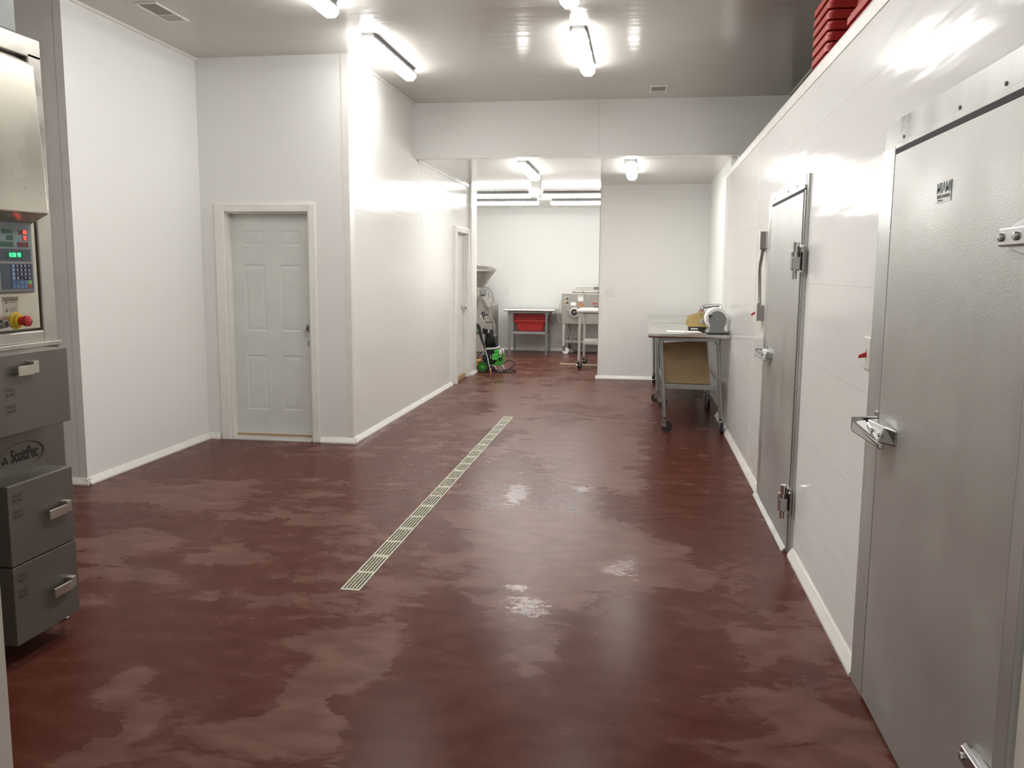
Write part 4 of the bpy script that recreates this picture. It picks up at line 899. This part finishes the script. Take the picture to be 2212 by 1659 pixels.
# ------------------------------------------------------------------ smokehouse cabinet, left foreground
sc_ = thing('smokehouse_cabinet', 'tall stainless smokehouse control cabinet with keypad at the left edge', 'smokehouse', (-2.8, 3.0, 0))
XB, XD = -2.42, -2.30
build('body', MB().box(-3.30, XB, 2.46, 3.29, .085, 1.215), 'cabinet_box', sc_, .006)
build('upper_body', MB().box(-3.30, XB-.03, 2.46, 3.245, 1.215, 2.42).box(-3.30, XB-.05, 2.46, 3.20, 2.42, 2.9), 'cabinet_box', sc_, .006)
build('panel_frame', MB().box(XB-.03, XB, 3.205, 3.285, 1.215, 2.36).box(XB-.03, XB, 2.46, 3.205, 1.215, 1.262).box(XB-.03, XB, 2.46, 3.285, 2.34, 2.42), 'steel', sc_, .006)
build('control_door', bx(XB-.03, XB-.008, 2.46, 3.195, 1.27, 2.10), 'steel_bright', sc_, .003)
build('top_panel', bx(XB-.05, XB-.03, 2.46, 3.19, 2.43, 2.9), 'grey', sc_, .004)
build('ledge', bx(XB-.02, XB+.02, 2.46, 3.285, 1.196, 1.216), 'steel', sc_, .003)
# hood, wedge-bottomed
hd = build('hood', MB().hexa([(XB-.01, 2.46, 1.665), (XD-.0, 2.46, 1.715), (XD-.0, 3.115, 1.722), (XB-.01, 3.145, 1.672),
                              (XB-.01, 2.46, 2.33), (XD-.03, 2.46, 2.32), (XD-.03, 3.12, 2.285), (XB-.01, 3.14, 2.33)]), 'steel_bright', sc_, .006)
# keypad
kp = build('keypad_case', MB().box(XB-.008, XB+.030, 2.925, 3.135, 1.415, 1.70), 'bezel', sc_, .012)
X = XB+.030
def kbox(name, y0, y1, z0, z1, mt_, e=.001): return build(name, bx(X, X+e, y0, y1, z0, z1), mt_, kp)
# v->z on this plane: v495 = 1.670, v645 = 1.402 ; u->y handled in metres
kbox('faceplate_upper', 2.945, 3.113, 1.588, 1.69, 'panelblue'); kbox('faceplate_middle', 2.945, 3.113, 1.540, 1.586, 'panelnavy'); kbox('faceplate_lower', 2.945, 3.118, 1.432, 1.530, 'panelnavy')
X += .001
for (a, c, z0, z1, mt_) in ((2.965, 3.018, 1.643, 1.660, 'lcdg'), (2.985, 3.020, 1.619, 1.638, 'lcdg'), (2.953, 3.020, 1.594, 1.613, 'lcdg'), (3.052, 3.098, 1.643, 1.660, 'lcdr'), (3.070, 3.100, 1.619, 1.638, 'lcdr'), (3.042, 3.102, 1.594, 1.613, 'lcdr'), (2.98, 3.075, 1.548, 1.577, 'lcdg')):
    kbox('display', a, c, z0, z1, mt_)
X += .001
for s_, z in (('60', 1.6515), ('92', 1.6285)): build('digits', text_mb(s_, .021, (X, 3.085, z), (0, 1, 0), (0, 0, 1), .0003, .95, .0008), 'ledr', kp)
build('digits', text_mb('0:28 98', .022, (X, 3.025, 1.563), (0, 1, 0), (0, 0, 1), .0003, .95, .0010), 'ledg', kp)
keys = ['F789^', 'F456v', 'F123<', 'F0.*>', 'SK  I', '    O']
for r_ in range(6):
    for c_ in range(5):
        y = 3.010 + c_*.0215; z = 1.5215 - r_*.0158
        mt_ = 'keynavy' if r_ < 4 and c_ > 0 else 'keyblue'
        if r_ == 4 and c_ == 4: mt_ = 'keygreen'
        if r_ == 5 and c_ == 4: mt_ = 'keyred'
        kb = build('key', bx(X-.001, X+.0006, y-.0095, y+.0095, z-.0068, z+.0068), mt_, kp)
        ch = keys[r_][c_]
        if ch.strip(): build('lettering', text_mb(ch, .013, (X+.0008, y, z), (0, 1, 0), (0, 0, 1), .0002, 1.0, .0004), 'paper' if r_ < 4 else 'ink', kb)
X = XB-.008
# warning label with two rows and triangles
lb = build('warning_label', bx(X, X+.0008, 2.99, 3.075, 1.335, 1.402), mat('label_film', (.52, .47, .38), .5), sc_)
mb = MB()
for z in (1.385, 1.352):
    mb.prism([(3.0, z-.008), (3.018, z-.008), (3.009, z+.009)], 'x', X+.0008, X+.0014)
    for k in range(3): mb.box(X+.0008, X+.0014, 3.024, 3.066 - .006*(k == 1), z-.007+k*.006, z-.0045+k*.006)
build('label_print', mb, 'ink_grey', lb)
pb = build('push_button', MB().lathe([(.019, 0), (.019, .018), (.016, .022), (.015, .040), (.001, .040)], (X, 2.955, 1.300), 'x', 24), 'chromed', sc_, smooth=True)
build('button_face', MB().lathe([(.001, .0405), (.012, .0405), (.013, .040)], (X, 2.955, 1.300), 'x', 20), 'black', pb)
es = build('emergency_stop', MB().lathe([(.001, 0), (.034, 0), (.034, .003), (.028, .004), (.026, .02), (.001, .02)], (X, 3.055, 1.308), 'x', 28), 'yellow', sc_, smooth=True)
build('stop_knob', MB().lathe([(.016, .018), (.016, .036), (.022, .042), (.022, .056), (.016, .060), (.001, .060)], (X, 3.055, 1.308), 'x', 24), 'redb', es, smooth=True)
# pull-out boxes with handles
def pull(par, y0, y1, z, X_, mt_='steel_bright'):
    build('handle', MB().box(X_, X_+.030, y1-.028, y1, z-.018, z+.028).box(X_+.022, X_+.030, y0, y1-.026, z-.022, z+.016), mt_, par, .002)
ub = build('upper_box', bx(XB, XD, 2.46, 3.172, .895, 1.196), 'cabinet_box', sc_, .003); pull(ub, 2.855, 2.965, 1.135, XD)
b1 = build('lower_box', bx(XB, XD, 2.79, 3.158, .398, .707), 'cabinet_box', sc_, .003); pull(b1, 2.975, 3.105, .552, XD, 'steel')
b2 = build('lower_box', bx(XB, XD, 2.79, 3.158, .087, .394), 'cabinet_box', sc_, .003); pull(b2, 2.975, 3.105, .232, XD, 'steel')
def notes(par, y0, z0):
    mb = MB()
    for dz in (0, -.062):
        a = z0+dz
        for q in ((y0, y0+.05, a+.018, a+.0185), (y0, y0+.05, a-.0185, a-.018), (y0, y0+.0008, a-.018, a+.018), (y0+.0492, y0+.05, a-.018, a+.018)): mb.box(XD, XD+.0006, q[0], q[1], q[2], q[3])
        for k in range(2): mb.box(XD, XD+.0006, y0+.008, y0+.042, a+.004+k*.006, a+.0065+k*.006)
        mb.prism([(y0+.006, a-.013), (y0+.018, a-.013), (y0+.012, a-.002)], 'x', XD, XD+.0006)
        for k in range(2): mb.box(XD, XD+.0006, y0+.022, y0+.044, a-.012+k*.005, a-.0095+k*.005)
    build('etched_notes', mb, 'ink', par)
notes(ub, 2.812, 1.055); notes(b1, 2.812, .655); notes(b2, 2.812, .345)
# etched oval logo on the body
cy, cz, ra, rb = 3.035, .775, .122, .052
mb = MB(); N = 64; inner = []; outer = []
for k in range(N):
    a = 2*PI*k/N; c_, s_ = math.cos(a), math.sin(a)
    th = .0012 + .0105*max(0, math.cos(a-.15))**3 + .0015*max(0, s_)
    outer.append((cy+ra*c_, cz+rb*s_)); inner.append((cy+(ra-th)*c_, cz+(rb-th*.8)*s_))
for k in range(N):
    j = (k+1) % N
    mb.face([mb.b.verts.new((XB+.0006, *p)) for p in (outer[k], outer[j], inner[j], inner[k])])
build('logo_oval', mb, 'logo_dark', sc_)
build('logo_lettering', text_mb('ScottPec', .072, (XB+.0006, cy+.008, cz+.001), (0, 1, 0), (0, 0, 1), .0003, .60, .0016), 'logo_dark', sc_)
mb = MB()
for q in ((0, .008), (-.009, -.006), (.009, -.006)):
    mb.prism([(cy-.100+q[0]+.007*math.cos(2*PI*k/10), cz-.006+q[1]+.007*math.sin(2*PI*k/10)) for k in range(10)], 'x', XB+.0003, XB+.0009)
build('logo_clover', mb, 'logo_dark', sc_)
for x, y in ((XB-.03, 3.25), (XB-.03, 2.55), (-3.2, 3.25), (-3.2, 2.55)):
    build('foot', MB().lathe([(.022, 0), (.026, .008), (.012, .02), (.012, .085)], (x, y, 0), 'z', 16), 'chromed', sc_, smooth=True)
